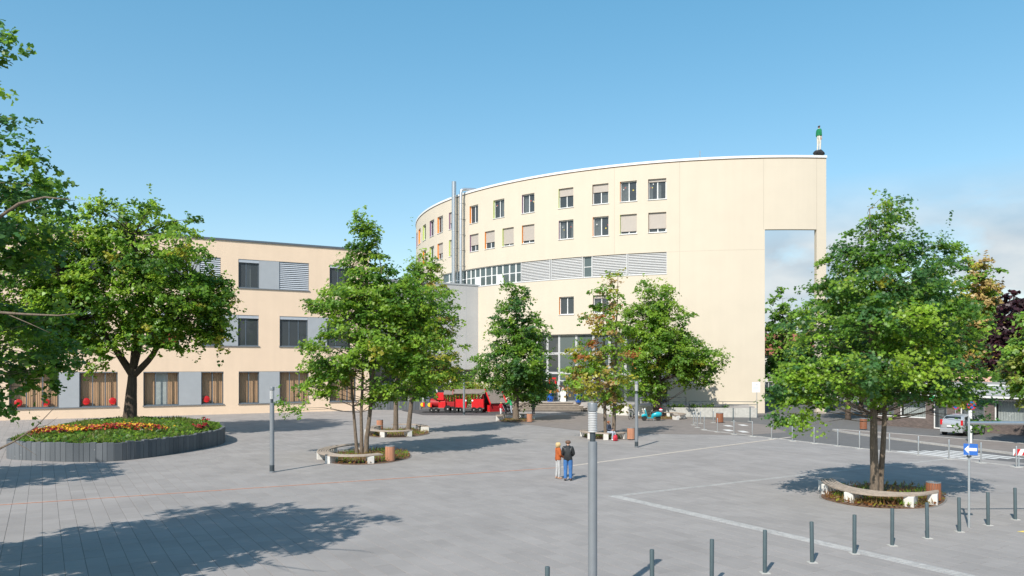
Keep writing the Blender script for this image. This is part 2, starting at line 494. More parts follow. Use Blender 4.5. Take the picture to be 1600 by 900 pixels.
for i, (a, b, z, rev, sh) in enumerate(WINS):
    u0, u1 = AW.U(a), AW.U(b)
    if b < 700 and u1 - u0 < 2.0 and b < 680:          # grazing view: real width like the others
        uc = (u0 + u1)/2; u0, u1 = uc - 0.95, uc + 0.95
    holes.append((u0, u1, z[0], z[1], 0.28)); WINS[i] = (u0, u1, z, rev, sh)
uL0, uL1 = AW.U(690), AW.U(1042)
holes.append((uL0, uL1, zL[0], zL[1], 0.35))
uG0, uG1 = AW.U(836), AW.U(1043)
holes.append((uG0, uG1, zG[0], zG[1], 0.5))
holes.append((uP0, uP1, -0.2, zP, 0.55))
wall_mesh('wall', LW, uL, uR, -0.5, H, holes, M_CREAM, cb)
# body behind: end wall, roof, back, and the thickness of the portal screen
m = MB()
k = 60
uE = AW.U(1190)
for i in range(k):
    a, b = uL + (uE - uL)*i/k, uL + (uE - uL)*(i+1)/k
    m.add([LW.P(a, H - 0.6, 0.02), LW.P(b, H - 0.6, 0.02), LW.P(b, H - 0.6, 17), LW.P(a, H - 0.6, 17)], [(0, 1, 2, 3)])
m.build('roof', M_ROOF, cb)
m = MB()
for i in range(k):
    a, b = uL + (uE - uL)*i/k, uL + (uE - uL)*(i+1)/k
    m.add([LW.P(a, -0.5, 17), LW.P(b, -0.5, 17), LW.P(b, H, 17), LW.P(a, H, 17)], [(3, 2, 1, 0)])
m.add([LW.P(uE, -0.5, 0.05), LW.P(uE, -0.5, 17), LW.P(uE, H - .1, 17), LW.P(uE, H - .1, 0.05)], [(0, 1, 2, 3)])
m.add([LW.P(uL, -0.5, 0), LW.P(uL, -0.5, 17), LW.P(uL, H - .1, 17), LW.P(uL, H - .1, 0)], [(3, 2, 1, 0)])
m.build('rear_wall', M_CREAM, cb)
m = MB()          # back skin and edges of the portal screen
hb = 0.55
for i in range(14):
    a, b = uE + (uR - uE)*i/14, uE + (uR - uE)*(i+1)/14
    m.add([LW.P(a, zP, hb), LW.P(b, zP, hb), LW.P(b, H, hb), LW.P(a, H, hb)], [(3, 2, 1, 0)])
for a, b in ((uE, uP0), (uP1, uR)):
    m.add([LW.P(a, -0.5, hb), LW.P(b, -0.5, hb), LW.P(b, zP, hb), LW.P(a, zP, hb)], [(3, 2, 1, 0)])
m.add([LW.P(uR, -0.5, 0), LW.P(uR, -0.5, hb), LW.P(uR, H, hb), LW.P(uR, H, 0)], [(0, 1, 2, 3)])
m.build('portal_screen', M_CREAM, cb)
strip(LW, uL, uR + 0.06, -0.09, hb + 0.08, H, H + 0.25).build('coping', M_WHITE, cb, smooth=25)
strip(LW, uL, uR, -0.02, 0.0, H - 0.09, H - 0.003).build('drip_edge', pm('brown_drip', (0.25, 0.16, 0.1), 0.7), cb)
M_JOINT = pm('stucco_joint', (0.45, 0.39, 0.31), 0.85, 0.03)
for px, y0, y1 in ((1062, zt(1062, 640), H - .1), (1193, zP, H - .1), (960, zL[1], H - .1), (1276, zP, H - .1)):
    u = AW.U(px); strip(LW, u - 0.02, u + 0.02, -0.004, 0.004, y0, y1).build('facade_joint', M_JOINT, cb)
strip(LW, AW.U(1044), uP0, -0.005, 0.004, zL[1] - 0.03, zL[1]).build('facade_joint', M_JOINT, cb)
for i, (u0, u1, z, rev, sh) in enumerate(WINS):
    cur = [((0.02, 0.24), (0.42, 0.7)), ((0.55, 0.95),), ((0.0, 0.3), (0.74, 1.0)), ((.06, .48),), ()][(i*3 + i//4) % 5]
    o = window(LW, cb, u0, u1, z[0], z[1], dep=0.24, bars=(0.52,), fw=0.10, shutter=sh, reveal=REV[rev], curtain=cur if sh < .5 else ())
    w = u1 - u0; h = z[1] - z[0]
    if i in (1, 15, 16, 5, 0, 4):                        # paper decorations stuck on the panes
        for k in range(3):
            x = random.uniform(0.1, 0.4)*w*random.choice((-1, 1)); zz = random.uniform(0.35, 0.8)*h; q = random.uniform(.06, .11)
            MB().prism([(x + q*math.cos(t)*(1 if j % 2 else .5), zz + q*math.sin(t)*(1 if j % 2 else .5)) for j, t in enumerate([2*math.pi*e/10 for e in range(10)])], 0, 0.004,
                       Matrix(((1, 0, 0, 0), (0, 0, -1, 0.036), (0, 1, 0, 0), (0, 0, 0, 1)))).build('paper_star', [M_CURT, pm('yellow_paper', (.7, .55, .1)), M_WINDT][k], o)
# louvre band: louvre fields and glazed fields, each a part
zl0, zl1 = zL
M_LOUV = pm('louvre_aluminium', (0.52, 0.52, 0.515), 0.45, 0.04, 3)
for a, b in ((814, 859), (861, 910), (925, 979), (981, 1042)):
    u0, u1 = AW.U(a), AW.U(b)
    fr = strip(LW, u0, u1, 0.32, 0.34, zl0, zl1).build('louvre_field', M_GREYW, cb)
    n = 13
    for q in range(n):
        z = zl0 + (zl1 - zl0)*(q + 0.5)/n
        m = MB(); kk = max(1, math.ceil((u1 - u0)/1.2)); vs = []
        for i in range(kk + 1):
            u = u0 + (u1 - u0)*i/kk
            vs += [LW.P(u, z - 0.095, 0.06), LW.P(u, z + 0.075, 0.2), LW.P(u, z + 0.09, 0.2), LW.P(u, z - 0.075, 0.06)]
        fs = []
        for i in range(kk):
            for e in range(4): fs.append((i*4+e, i*4+(e+1) % 4, (i+1)*4+(e+1) % 4, (i+1)*4+e))
        m.add(vs, fs).build('slat', M_LOUV, fr)
    for u in (u0, u1): strip(LW, u - 0.05, u + 0.05, 0.03, 0.3, zl0, zl1).build('post', M_LOUV, fr)
strip(LW, uL0, uL1, -0.04, 0.3, zl0 - 0.08, zl0 + 0.01).build('louvre_sill', M_LOUV, cb)
u0, u1 = AW.U(911), AW.U(924)
window(LW, cb, u0, u1, zl0, zl1, dep=0.2, bars=(), hbars=(0.5,), pane=M_GLASSG, sill=None)
cols = [AW.U(p) for p in (690, 700, 713, 727, 734, 741, 748.5, 757, 766.5, 774.5, 784, 794.5, 804.5, 813.5)]
for i, (a, b) in enumerate(zip(cols, cols[1:])):
    o = window(LW, cb, a + 0.01, b - 0.01, zl0, zl1, dep=0.2, bars=(), hbars=(0.5,), pane=M_GLASSG, sill=None, fw=0.09)
    if i == 9 or i == 5:
        MB().box(-(b-a)/2+.08, (b-a)/2-.08, 0.02, 0.035, .1, (zl1 - zl0)*.48).build('panel', M_WHITE, o)
# entrance glazing
cols = [AW.U(p) for p in (836, 853, 871.5, 898.5, 925.5, 951, 976, 1001, 1022, 1043)]
zr = [0.95, 3.25, zt(898, 583), zt(898, 552), zG[1]]
for i, (a, b) in enumerate(zip(cols, cols[1:])):
    for j, (c, d) in enumerate(zip(zr, zr[1:])):
        door = (j == 0 and i in (2, 3))
        mats = M_GLASSG if (i in (2, 3, 4) and j > 0) else M_GLASSD
        if i >= 7 and j > 0: mats = pm('white_blind', (0.6, 0.6, 0.58), 0.5, 0.05)
        o = window(LW, cb, a + 0.02, b - 0.02, c + 0.01, d - 0.01, dep=0.34, bars=(0.5,) if door else (), pane=mats, sill=None, fw=0.11, frame=M_LOUV if j else M_GREYM)
        if door: o.name = 'door'; o.data.name = 'door'
strip(LW, AW.U(870), AW.U(874), 0.1, 0.33, 0.95, 3.3).build('door_column', M_GREYW, cb)
# flues at the facade
for px, r, ytop in ((716.5, 0.30, 285), (727.3, 0.2, 297)):
    u = AW.U(px); z1 = zt(px, ytop); m = MB()
    p = [LW.P(u, zl0 - 0.6, -0.7), LW.P(u, z1, -0.7)]
    if r < .25: p[1].z -= 0.35; p += [LW.P(u + .03, z1 - .1, -0.6), LW.P(u + 0.15, z1 + .02, -0.3), LW.P(u + 0.9, z1 + .02, 1.0)]
    o = m.tube(p, r, 14).build('flue_pipe', M_SILVER, cb, smooth=50)
    for q in range(6):
        z = zl0 + (z1 - zl0)*(q + 0.4)/6.3; c = LW.P(u, z, -0.7)
        MB().lathe([(r + .012, -.05), (r + .02, 0), (r + .012, .05)], 14, c).build('pipe_collar', M_SILVER, o, smooth=50)
        MB().tube([LW.P(u, z, -0.7 + r), LW.P(u, z, 0.05)], 0.035, 6).build('bracket', M_DARKM, o)
MB().box(-.04, .04, -.04, .04, 0, 1.6).build('aerial', M_SILVER, cb, loc=LW.P(AW.U(1095), H + .2, 3))
# ---- the three-storey peach building on the left
PW = PlaneWall(gr(208, 651), math.atan2(0.480, 0.877))
sb = thing('school_building', 'long three-storey peach building with ribbon windows and grey panels, left of the plaza', 'building', PW.P0)
LP = Local(PW, sb.location)
uEnd = PW.U(577); uBeg = PW.U(-420)
zr0 = (PW.Z(290, 632.5), PW.Z(290, 580.6)); zr1 = (PW.Z(390, 540.5), PW.Z(390, 492.5)); zr2 = (PW.Z(390, 450), PW.Z(390, 405.5))
zTop = PW.Z(371, 377)
S0 = [  # strips: (px0, px1, [(kind, px0, px1)...])
    (-260, -150, 'w'), (-150, -110, 'p'), (-110, -60, 'w'), (14, 92, 'w3'), (92, 124, 'p'), (124, 184, 'w3'), (224, 279.5, 'w3'), (279.5, 314.5, 'p'), (314.5, 349.5, 'w2'),
    (373, 405, 'w2'), (405, 437, 'p'), (437, 483, 'w3'), (515, 556.5, 'w3')]
S1 = [(-250, -160, 'w3'), (-160, -120, 'p'), (-120, -70, 'w2'), (20, 75, 'w2'), (75, 112, 'p'), (112, 165, 'w3'), (228, 281, 'wr'), (314.5, 348, 'wb'), (348, 372, 'p'), (372, 404.5, 'w2'), (437, 481, 'w3'), (481, 511, 'p'), (511, 548, 'w2')]
S2 = [(-250, -160, 'w3'), (-160, -120, 'p'), (-120, -70, 'w2'), (50, 103, 'w2'), (103, 140, 'p'), (140, 178, 'w2'), (228, 281, 'w2'), (281, 312, 'p'), (312, 345, 'wb'), (372.5, 405, 'w2'), (405, 436.5, 'p'), (436.5, 483, 'wb'), (515, 550, 'w2')]
M_ORCURT = pm('orange_curtain', (0.68, 0.40, 0.235), 0.9, 0.22, 4, stretch=(9, 9, 0.3))
M_GLASSF = glass('shopfront_glass', (0.05, 0.06, 0.06), 0.14)
M_REDCURT = pm('red_curtain', (0.5, 0.03, 0.02), 0.9, 0.2, 4)
hs = []
for S, z in ((S0, zr0), (S1, zr1), (S2, zr2)):
    for a, b, k in S: hs.append((PW.U(a) - (.0 if k != 'p' else -.0), PW.U(b), z[0], z[1], 0.22))
# neighbouring openings share an edge: merge runs so no jamb stands between window and panel
runs = []
for h in hs:
    if runs and abs(runs[-1][1] - h[0]) < 1e-6 and runs[-1][2] == h[2]: runs[-1] = (runs[-1][0], h[1], h[2], h[3], h[4])
    else: runs.append(h)
wall_mesh('wall', LP, uBeg, uEnd, -0.4, zTop, runs, M_PEACH, sb)
for r in runs:
    strip(LP, r[0] - 0.07, r[1] + 0.07, -0.09, 0.2, r[2] - 0.09, r[2] + 0.004).build('sill', M_GREYM, sb)
CHAIR_SPOTS = []
for S, z, row in ((S0, zr0, 0), (S1, zr1, 1), (S2, zr2, 2)):
    for a, b, k in S:
        u0, u1 = PW.U(a), PW.U(b)
        if k == 'p':
            strip(LP, u0 + 0.005, u1 - 0.005, 0.02, 0.12, z[0] + 0.006, z[1] - 0.004).build('facade_panel', M_PANEL, sb)
            continue
        bars = (0.34, 0.67) if k == 'w3' else (0.5,)
        if row == 0:
            cur = ((0.0, 0.33), (0.66, 1.0)) if k == 'w3' else ((0.0, 0.47), (0.52, 0.9))
            if a in (124, 14, 515, 437): cur = ((0.0, 1.0),)
            elif k == 'w2': cur = ((0.0, .49), (.5, 1.0))
            window(LP, sb, u0 + .01, u1 - .01, z[0], z[1], dep=0.16, bars=bars, frame=M_FRAMEG, fw=0.09, pane=M_GLASSF, sill=None, curtain=cur, cmat=M_ORCURT, cdep=0.42, box=0.09)
            if a == 224: strip(LP, u0 + (u1 - u0)*.35, u0 + (u1 - u0)*.66, .6, .62, z[0], z[1]).build('painted_reflection', M_CURT, sb)  # white sheet put in for the pale reflection in the middle pane
        elif k == 'wr':
            window(LP, sb, u0 + .01, u1 - .01, z[0], z[1], dep=0.16, bars=bars, frame=M_FRAMEG, fw=0.09, pane=M_GLASSC, sill=None, curtain=((0.3, 1.0),), cmat=M_REDCURT, box=0.25)
        elif k == 'wb':
            window(LP, sb, u0 + .01, u1 - .01, z[0], z[1], dep=0.16, bars=bars, frame=M_FRAMEG, fw=0.09, pane=M_GLASSD, sill=None, blind=0.98 if row == 2 else 0.7, box=0.06)
        else:
            window(LP, sb, u0 + .01, u1 - .01, z[0], z[1], dep=0.16, bars=(0.38,) if k == 'w2' else bars, frame=M_FRAMEG, fw=0.09, pane=M_GLASSD, sill=None, box=0.34, curtain=((0.44, 0.62),) if a == 372.5 else ())
m = MB()
for a, b, c in ((uEnd, 0, 16),):
    m.add([LP.P(uEnd, -0.4, 0), LP.P(uEnd, -0.4, 16), LP.P(uEnd, zTop, 16), LP.P(uEnd, zTop, 0)], [(0, 1, 2, 3)])
    m.add([LP.P(uBeg, -0.4, 0), LP.P(uBeg, -0.4, 16), LP.P(uBeg, zTop, 16), LP.P(uBeg, zTop, 0)], [(3, 2, 1, 0)])
    m.add([LP.P(uBeg, -0.4, 16), LP.P(uEnd, -0.4, 16), LP.P(uEnd, zTop, 16), LP.P(uBeg, zTop, 16)], [(3, 2, 1, 0)])
m.build('rear_wall', M_PEACH, sb)
m = MB(); m.add([LP.P(uBeg, zTop - .3, 0.02), LP.P(uEnd, zTop - .3, 0.02), LP.P(uEnd, zTop - .3, 16), LP.P(uBeg, zTop - .3, 16)], [(0, 1, 2, 3)])
m.build('roof', M_ROOF, sb)
strip(LP, uBeg - .1, uEnd + .12, -0.10, 0.4, zTop, zTop + 0.20).build('coping', M_FRAMEG, sb)
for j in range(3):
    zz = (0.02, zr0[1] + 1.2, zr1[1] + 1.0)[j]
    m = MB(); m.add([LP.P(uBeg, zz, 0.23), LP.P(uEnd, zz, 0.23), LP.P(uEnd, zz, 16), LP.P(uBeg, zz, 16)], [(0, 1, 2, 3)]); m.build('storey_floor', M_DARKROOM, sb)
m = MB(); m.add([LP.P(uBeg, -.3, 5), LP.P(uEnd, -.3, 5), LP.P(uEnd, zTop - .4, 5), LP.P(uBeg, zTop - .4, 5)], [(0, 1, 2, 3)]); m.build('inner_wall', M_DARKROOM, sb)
# red round chairs behind the ground-floor glass
M_REDP = pm('red_plastic', (0.75, 0.018, 0.02), 0.35, 0.05)
def chair(label, loc, rz):
    t = thing('round_chair', label, 'chair', loc, rz, 'red chairs behind the ground-floor windows')
    if chair.proto is None:
        m = MB(); m.lathe([(0.0, 0), (.30, 0.01), (.34, .04), (.30, .07), (0, .06)], 16, (0, 0, 0), Matrix.Translation((0, 0.0, 1.14)) @ Matrix.Rotation(R_(80), 4, 'X')); b = m.build('backrest', M_REDP, t, smooth=40)
        m = MB(); m.lathe([(.0, .5), (.27, .5), (.3, .54), (.27, .58), (0, .57)], 16, (0, 0.32, .15)); s = m.build('seat', M_REDP, t, smooth=40)
        ls = []
        for x, y in ((-.2, .12), (.2, .12), (-.2, .52), (.2, .52)):
            ls.append(MB().tube([(x, y, 0), (x*.8, y, .66)], .018, 6).build('leg', M_SILVER, t))
        chair.proto = [b, s] + ls
    else:
        for p in chair.proto:
            c = p.copy(); COL.objects.link(c); c.parent = t
    return t
chair.proto = None
for px, lab in ((27, 'red round-backed chair in the left part of the leftmost shown ground-floor window'), (70, 'red round-backed chair in the right part of the leftmost shown ground-floor window'),
                (133.5, 'red round-backed chair behind glass just left of the planter tree trunk, left one of two'), (175, 'red round-backed chair behind glass right beside the planter tree trunk'),
                (322, 'red round-backed chair in the narrow window right of the planter tree')):
    u = PW.U(px + 1.2); p = PW.P(u, zr0[0] - 0.12 - 0.85 + 0.35, 0.30)
    chair(lab, p, PW.a)

# ---- grey-white wing between the two
gp = PlaneWall(Vector((-2.87, 96.2, 0)) + V*1.5, AU)
gw = thing('grey_wing', 'grey-white windowless wing between the peach building and the curved building', 'building', gp.P0)
LG = Local(gp, gw.location)
g0, g1 = -13.6, 3.2
zg0, zg1 = zat(577, 96), zat(447, 97)
wall_mesh('wall', LG, g0, g1, zg0, zg1, [], M_GREYW, gw)
m = MB()
m.add([LG.P(g0, zg0, 0), LG.P(g1, zg0, 0), LG.P(g1, zg0, 9), LG.P(g0, zg0, 9)], [(3, 2, 1, 0)])
m.add([LG.P(g0, zg1 - .1, 0.01), LG.P(g1, zg1 - .1, 0.01), LG.P(g1, zg1 - .1, 9), LG.P(g0, zg1 - .1, 9)], [(0, 1, 2, 3)])
m.build('roof', M_GREYW, gw)
m = MB()
m.add([LG.P(g0, -.2, 0), LG.P(g0, -.2, 9), LG.P(g0, zg1, 9), LG.P(g0, zg1, 0)], [(3, 2, 1, 0)])
m.add([LG.P(g0, -.2, 9), LG.P(g1, -.2, 9), LG.P(g1, zg1, 9), LG.P(g0, zg1, 9)], [(3, 2, 1, 0)])
m.build('rear_wall', M_GREYW, gw)
strip(LG, g0, g1, -0.06, 0.3, zg1, zg1 + 0.18).build('coping', M_PANEL, gw)
n = 9
for i in range(n):
    a, b = g0 + (g1 - g0)*i/n, g0 + (g1 - g0)*(i+1)/n
    window(LG, gw, a, b, 0.05, zg0 - .01, dep=0.7, bars=(), hbars=(0.62,), frame=M_WHITE, fw=0.1, sill=None)
for q in range(1, 6):
    u = g0 + (g1 - g0)*q/6; strip(LG, u - .015, u + .015, -0.004, 0.004, zg0 + .02, zg1 - .02).build('wall_joint', M_PANEL, gw)

# ---- shops on the right: low flat-roofed building with white fascia and dark brick
M_BRICK = pm('dark_brick_base', (0.075, 0.06, 0.055), 0.85, 0.3, 6)
def brickmat(name, c1, c2, mort, w, h, rot=False, offset=0.5, bump=0.35, freq=2):
    m = bpy.data.materials.new(name); m.use_nodes = True; t = m.node_tree; b = t.nodes['Principled BSDF']
    co = t.nodes.new('ShaderNodeTexCoord'); mp = t.nodes.new('ShaderNodeMapping')
    t.links.new(co.outputs['Object'], mp.inputs['Vector'])
    if rot == 'xz': mp.inputs['Rotation'].default_value = (R_(-90), 0, 0)
    elif rot: mp.inputs['Rotation'].default_value = (0, 0, R_(90))
    br = t.nodes.new('ShaderNodeTexBrick'); br.offset = offset; br.offset_frequency = freq
    br.inputs['Scale'].default_value = 1.0; br.inputs['Brick Width'].default_value = w; br.inputs['Row Height'].default_value = h
    br.inputs['Mortar Size'].default_value = 0.008; br.inputs['Mortar Smooth'].default_value = 0.1
    br.inputs['Color1'].default_value = lin(c1); br.inputs['Color2'].default_value = lin(c2); br.inputs['Mortar'].default_value = lin(mort)
    t.links.new(mp.outputs[0], br.inputs['Vector'])
    nz = t.nodes.new('ShaderNodeTexNoise'); nz.inputs['Scale'].default_value = 0.35; nz.inputs['Detail'].default_value = 8; nz.inputs['Roughness'].default_value = .65
    t.links.new(co.outputs['Object'], nz.inputs['Vector'])
    mr = t.nodes.new('ShaderNodeMapRange'); mr.inputs['From Min'].default_value = .3; mr.inputs['From Max'].default_value = .7; mr.inputs['To Min'].default_value = 0.9; mr.inputs['To Max'].default_value = 1.1
    t.links.new(nz.outputs['Fac'], mr.inputs['Value'])
    mx = t.nodes.new('ShaderNodeMix'); mx.data_type = 'RGBA'; mx.blend_type = 'MULTIPLY'; mx.inputs['Factor'].default_value = 1
    t.links.new(br.outputs['Color'], mx.inputs['A']); t.links.new(mr.outputs[0], mx.inputs['B'])
    t.links.new(mx.outputs['Result'], b.inputs['Base Color'])
    b.inputs['Roughness'].default_value = 0.8; b.inputs['Specular IOR Level'].default_value = 0.3
    bn = t.nodes.new('ShaderNodeBump'); bn.inputs['Strength'].default_value = bump; bn.inputs['Distance'].default_value = 0.01; bn.invert = True
    t.links.new(br.outputs['Fac'], bn.inputs['Height']); t.links.new(bn.outputs[0], b.inputs['Normal'])
    return m
M_BRICKW = brickmat('dark_brick', (0.115, 0.09, 0.08), (0.17, 0.13, 0.115), (0.08, 0.075, 0.07), 0.24, 0.08, rot='xz')
SA = Vector((38.5, 53.0, 0))
SPW = PlaneWall(SA + V*15, math.atan2(-V.y, -V.x))     # seen from the street: u runs towards the camera
sh = thing('shop_building', 'low flat-roofed shop row with white fascia and dark brick on the right', 'building', SPW.P0, SPW.a)
class Flat(PlaneWall):
    def __init__(s): s.step = 60
    def P(s, u, z, d=0.0): return Vector((u, d, z))
    def rot(s, u): return 0.0
LS = Flat(); sl = 33.0
swin = []
for a, b, c, d in ((0.5, 2.0, .8, 2.5), (2.5, 4.7, .8, 2.5), (5.3, 6.4, .05, 2.5), (7.4, 9.2, .85, 2.5), (9.9, 12.0, 0.75, 2.5), (15.5, 18.5, .8, 2.5)):
    swin.append((a, b, c, d, 0.2))
wall_mesh('wall', LS, 0, sl, -0.3, 2.62, swin, M_BRICKW, sh)
for i, (a, b, c, d, _) in enumerate(swin):
    o = window(LS, sh, a, b, c, d, dep=0.12, bars=(0.5,) if b - a > 2.2 else (), frame=M_WHITE, fw=0.08, pane=M_GLASSC if i in (1, 4) else M_GLASSD, sill=None, curtain=((.05, .95),) if i in (0, 1, 3, 4) else ((.2, .6),), cdep=.3)
    if b - a < 1.3: o.name = 'door'
MB().box(0, sl, -0.5, 0.0, 2.62, 3.62).build('fascia', M_WHITE, sh)
MB().box(6, 12.5, -0.54, -0.502, 2.82, 3.55).build('sign_panel', M_PANEL, sh)
MB().box(0, sl, 0.0, 9, 3.5, 3.64).build('roof', M_ROOF, sh)
MB().box(0, sl, 8.8, 9, -.3, 3.5).build('rear_wall', M_BRICK, sh)
MB().box(-.01, .2, .22, 8.8, -.3, 3.5).build('side_wall', M_BRICK, sh)
MB().box(sl - .2, sl + .01, .22, 8.8, -.3, 3.5).build('side_wall', M_BRICK, sh)
MB().box(0.3, sl - .3, 3.0, 3.1, -.2, 3.4).build('inner_wall', M_DARKROOM, sh)
m = MB()
m.box(5.55, 6.05, -0.95, -.85, 2.42, 2.52); m.box(5.75, 5.85, -0.953, -.847, 2.27, 2.67); m.box(5.76, 5.84, -.848, -.5, 2.6, 2.66)
m.build('pharmacy_cross', pm('green_sign', (0.02, 0.42, 0.12), .4), sh)

# ---- houses further back on the right
def house(label, loc, rz, w, d, h, rh, wm, rm, cols, rows, zs0=1.0, cat='house'):
    t = thing('house', label, cat, loc, rz)
    L0 = Flat(); hs = []
    for r in range(rows):
        z0 = zs0 + r*2.9
        for c in range(cols):
            u = w*(c + .5)/cols; hs.append((u - .55, u + .55, z0, z0 + 1.5, .15))
    wall_mesh('wall', L0, 0, w, -.3, h, hs, wm, t)
    m = MB(); m.add([(0, 0, -.3), (0, d, -.3), (0, d, h), (0, 0, h), (w, 0, -.3), (w, d, -.3), (w, d, h), (w, 0, h), (0, d/2, h + rh*.97), (w, d/2, h + rh*.97)], [(3, 2, 1, 0), (4, 5, 6, 7), (2, 6, 5, 1), (3, 8, 2), (7, 6, 9)]); m.build('side_wall', wm, t)
    rf = MB(); rf.add([(-.4, -.5, h - .25), (w + .4, -.5, h - .25), (w + .4, d/2, h + rh), (-.4, d/2, h + rh), (w + .4, d + .5, h - .25), (-.4, d + .5, h - .25),
                       (-.4, -.5, h - .12), (w + .4, -.5, h - .12), (w + .4, d/2, h + rh + .14), (-.4, d/2, h + rh + .14), (w + .4, d + .5, h - .12), (-.4, d + .5, h - .12)],
                      [(3, 2, 1, 0), (5, 4, 2, 3), (6, 7, 8, 9), (9, 8, 10, 11), (0, 1, 7, 6), (4, 5, 11, 10), (1, 2, 8, 7), (2, 4, 10, 8), (5, 3, 9, 11), (3, 0, 6, 9)])
    r = rf.build('roof', rm, t)
    MB().box(w*.3, w*.3 + .7, d*.5, d*.5 + .6, h + rh*.6, h + rh + .9).build('chimney', M_BRICK, r)
    for q in hs:
        window(L0, t, q[0], q[1], q[2], q[3], dep=.1, bars=(.5,), sill=M_WHITE, curtain=((.05, .4),), cdep=.2)
    return t
M_TILE = pm('red_roof_tiles', (0.26, 0.09, 0.06), .8, .2, 4)
M_SLATE = pm('slate_roof', (0.07, 0.07, 0.08), .7, .2, 4)
M_PINK = pm('pink_render', (0.66, 0.42, 0.34), .85, .05)
M_OFFW = pm('off_white_render', (0.62, 0.59, 0.54), .85, .05)
house('pink rendered house with white windows half hidden behind the shop row', (44, 97, 0), R_(-25), 14, 9, 7.0, 3.0, M_PINK, M_SLATE, 4, 2)
house('off-white house with slate roof behind the shop row near the right edge', (55, 80, 0), R_(-30), 12, 9, 7.2, 3.0, M_OFFW, M_SLATE, 4, 2)
house('pale house seen through the portal gap beyond the trees', (36, 122, 0), R_(-6), 15, 9, 7.0, 3.2, M_OFFW, M_TILE, 5, 2)
# ------------------------------------------------------------------ the ground
M_EARTH = pm('far_ground', (0.12, 0.14, 0.07), 0.95, 0.3, 0.02)
sheet('ground', [(-3000, -3000), (3000, -3000), (3000, 3500), (-3000, 3500)], -0.06, M_EARTH)
M_PAVE = brickmat('plaza_slabs', (0.256, 0.238, 0.228), (0.292, 0.272, 0.260), (0.18, 0.172, 0.166), 0.94, 0.47, rot=True)
def uvp(u, v): return Vector((U.x*u + V.x*v, U.y*u + V.y*v, 0))
m = MB(); m.add([(-90, -60, -0.012), (190, -60, -0.012), (190, 190, -0.012), (-90, 190, -0.012)], [(0, 1, 2, 3)])
plaza = tag(m.build('plaza_paving', M_PAVE, rz=AU), 'grey slab paving of the open plaza', kind='structure')
# the near slabs laid one by one
def slabmat(name, use_attr):
    m = bpy.data.materials.new(name); m.use_nodes = True; t = m.node_tree; b = t.nodes['Principled BSDF']
    if use_attr:
        a = t.nodes.new('ShaderNodeAttribute'); a.attribute_name = 'tint'; fac = a.outputs['Fac']
    else:
        a = t.nodes.new('ShaderNodeObjectInfo'); fac = a.outputs['Random']
    r = t.nodes.new('ShaderNodeValToRGB')
    r.color_ramp.elements[0].color = (0.262, 0.241, 0.229, 1); r.color_ramp.elements[1].color = (0.291, 0.268, 0.255, 1)
    t.links.new(fac, r.inputs['Fac'])
    g = t.nodes.new('ShaderNodeNewGeometry')
    nz = t.nodes.new('ShaderNodeTexNoise'); nz.inputs['Scale'].default_value = 0.35; nz.inputs['Detail'].default_value = 9; nz.inputs['Roughness'].default_value = .68
    t.links.new(g.outputs['Position'], nz.inputs['Vector'])
    mr = t.nodes.new('ShaderNodeMapRange'); mr.inputs['From Min'].default_value = .3; mr.inputs['From Max'].default_value = .7; mr.inputs['To Min'].default_value = 0.87; mr.inputs['To Max'].default_value = 1.1
    t.links.new(nz.outputs['Fac'], mr.inputs['Value'])
    mx = t.nodes.new('ShaderNodeMix'); mx.data_type = 'RGBA'; mx.blend_type = 'MULTIPLY'; mx.inputs['Factor'].default_value = 1
    t.links.new(r.outputs['Color'], mx.inputs['A']); t.links.new(mr.outputs[0], mx.inputs['B'])
    vo = t.nodes.new('ShaderNodeTexVoronoi'); vo.inputs['Scale'].default_value = 1.4; vo.inputs['Randomness'].default_value = 1.0   # dropped chewing gum and specks
    t.links.new(g.outputs['Position'], vo.inputs['Vector'])
    lt = t.nodes.new('ShaderNodeMapRange'); lt.inputs['From Min'].default_value = .03; lt.inputs['From Max'].default_value = .05; lt.inputs['To Min'].default_value = .55; lt.inputs['To Max'].default_value = 0
    t.links.new(vo.outputs['Distance'], lt.inputs['Value'])
    m4 = t.nodes.new('ShaderNodeMix'); m4.data_type = 'RGBA'; m4.inputs['B'].default_value = (.34, .33, .32, 1)
    t.links.new(lt.outputs[0], m4.inputs['Factor']); t.links.new(mx.outputs['Result'], m4.inputs['A'])
    t.links.new(m4.outputs['Result'], b.inputs['Base Color'])
    b.inputs['Roughness'].default_value = 0.78; b.inputs['Specular IOR Level'].default_value = 0.3
    nb = t.nodes.new('ShaderNodeTexNoise'); nb.inputs['Scale'].default_value = 60
    t.links.new(g.outputs['Position'], nb.inputs['Vector'])
    bn = t.nodes.new('ShaderNodeBump'); bn.inputs['Strength'].default_value = .2; bn.inputs['Distance'].default_value = .01
    t.links.new(nb.outputs['Fac'], bn.inputs['Height']); t.links.new(bn.outputs[0], b.inputs['Normal'])
    return m
M_SLAB = slabmat('paving_slab', False); M_SLABS = slabmat('paving_slabs_joined', True)
cw = 0.47
lens = (0.47, 0.705, 0.94)
cells = []
rs = random.Random(3)
c0 = gr(960, 775); cu, cv = c0.dot(U), c0.dot(V)
v_lo, v_hi = -5.0, 75.0
for i in range(-60, 130):
    v = -20 + rs.uniform(0, 0.9)
    while v < 75:
        ln = rs.choices(lens, (2, 3, 5))[0]
        p = uvp(i*cw + cw/2, v + ln/2)
        if 17.2 < p.y < 46 and abs(p.x) < p.y*0.68 + 0.8 and (p - gr(1176, 682)).dot(U) < (24.9 - 17.1)*0 + 0.2 - 0.0:
            cells.append((p.y, i*cw, v, ln))
        v += ln
cells.sort()
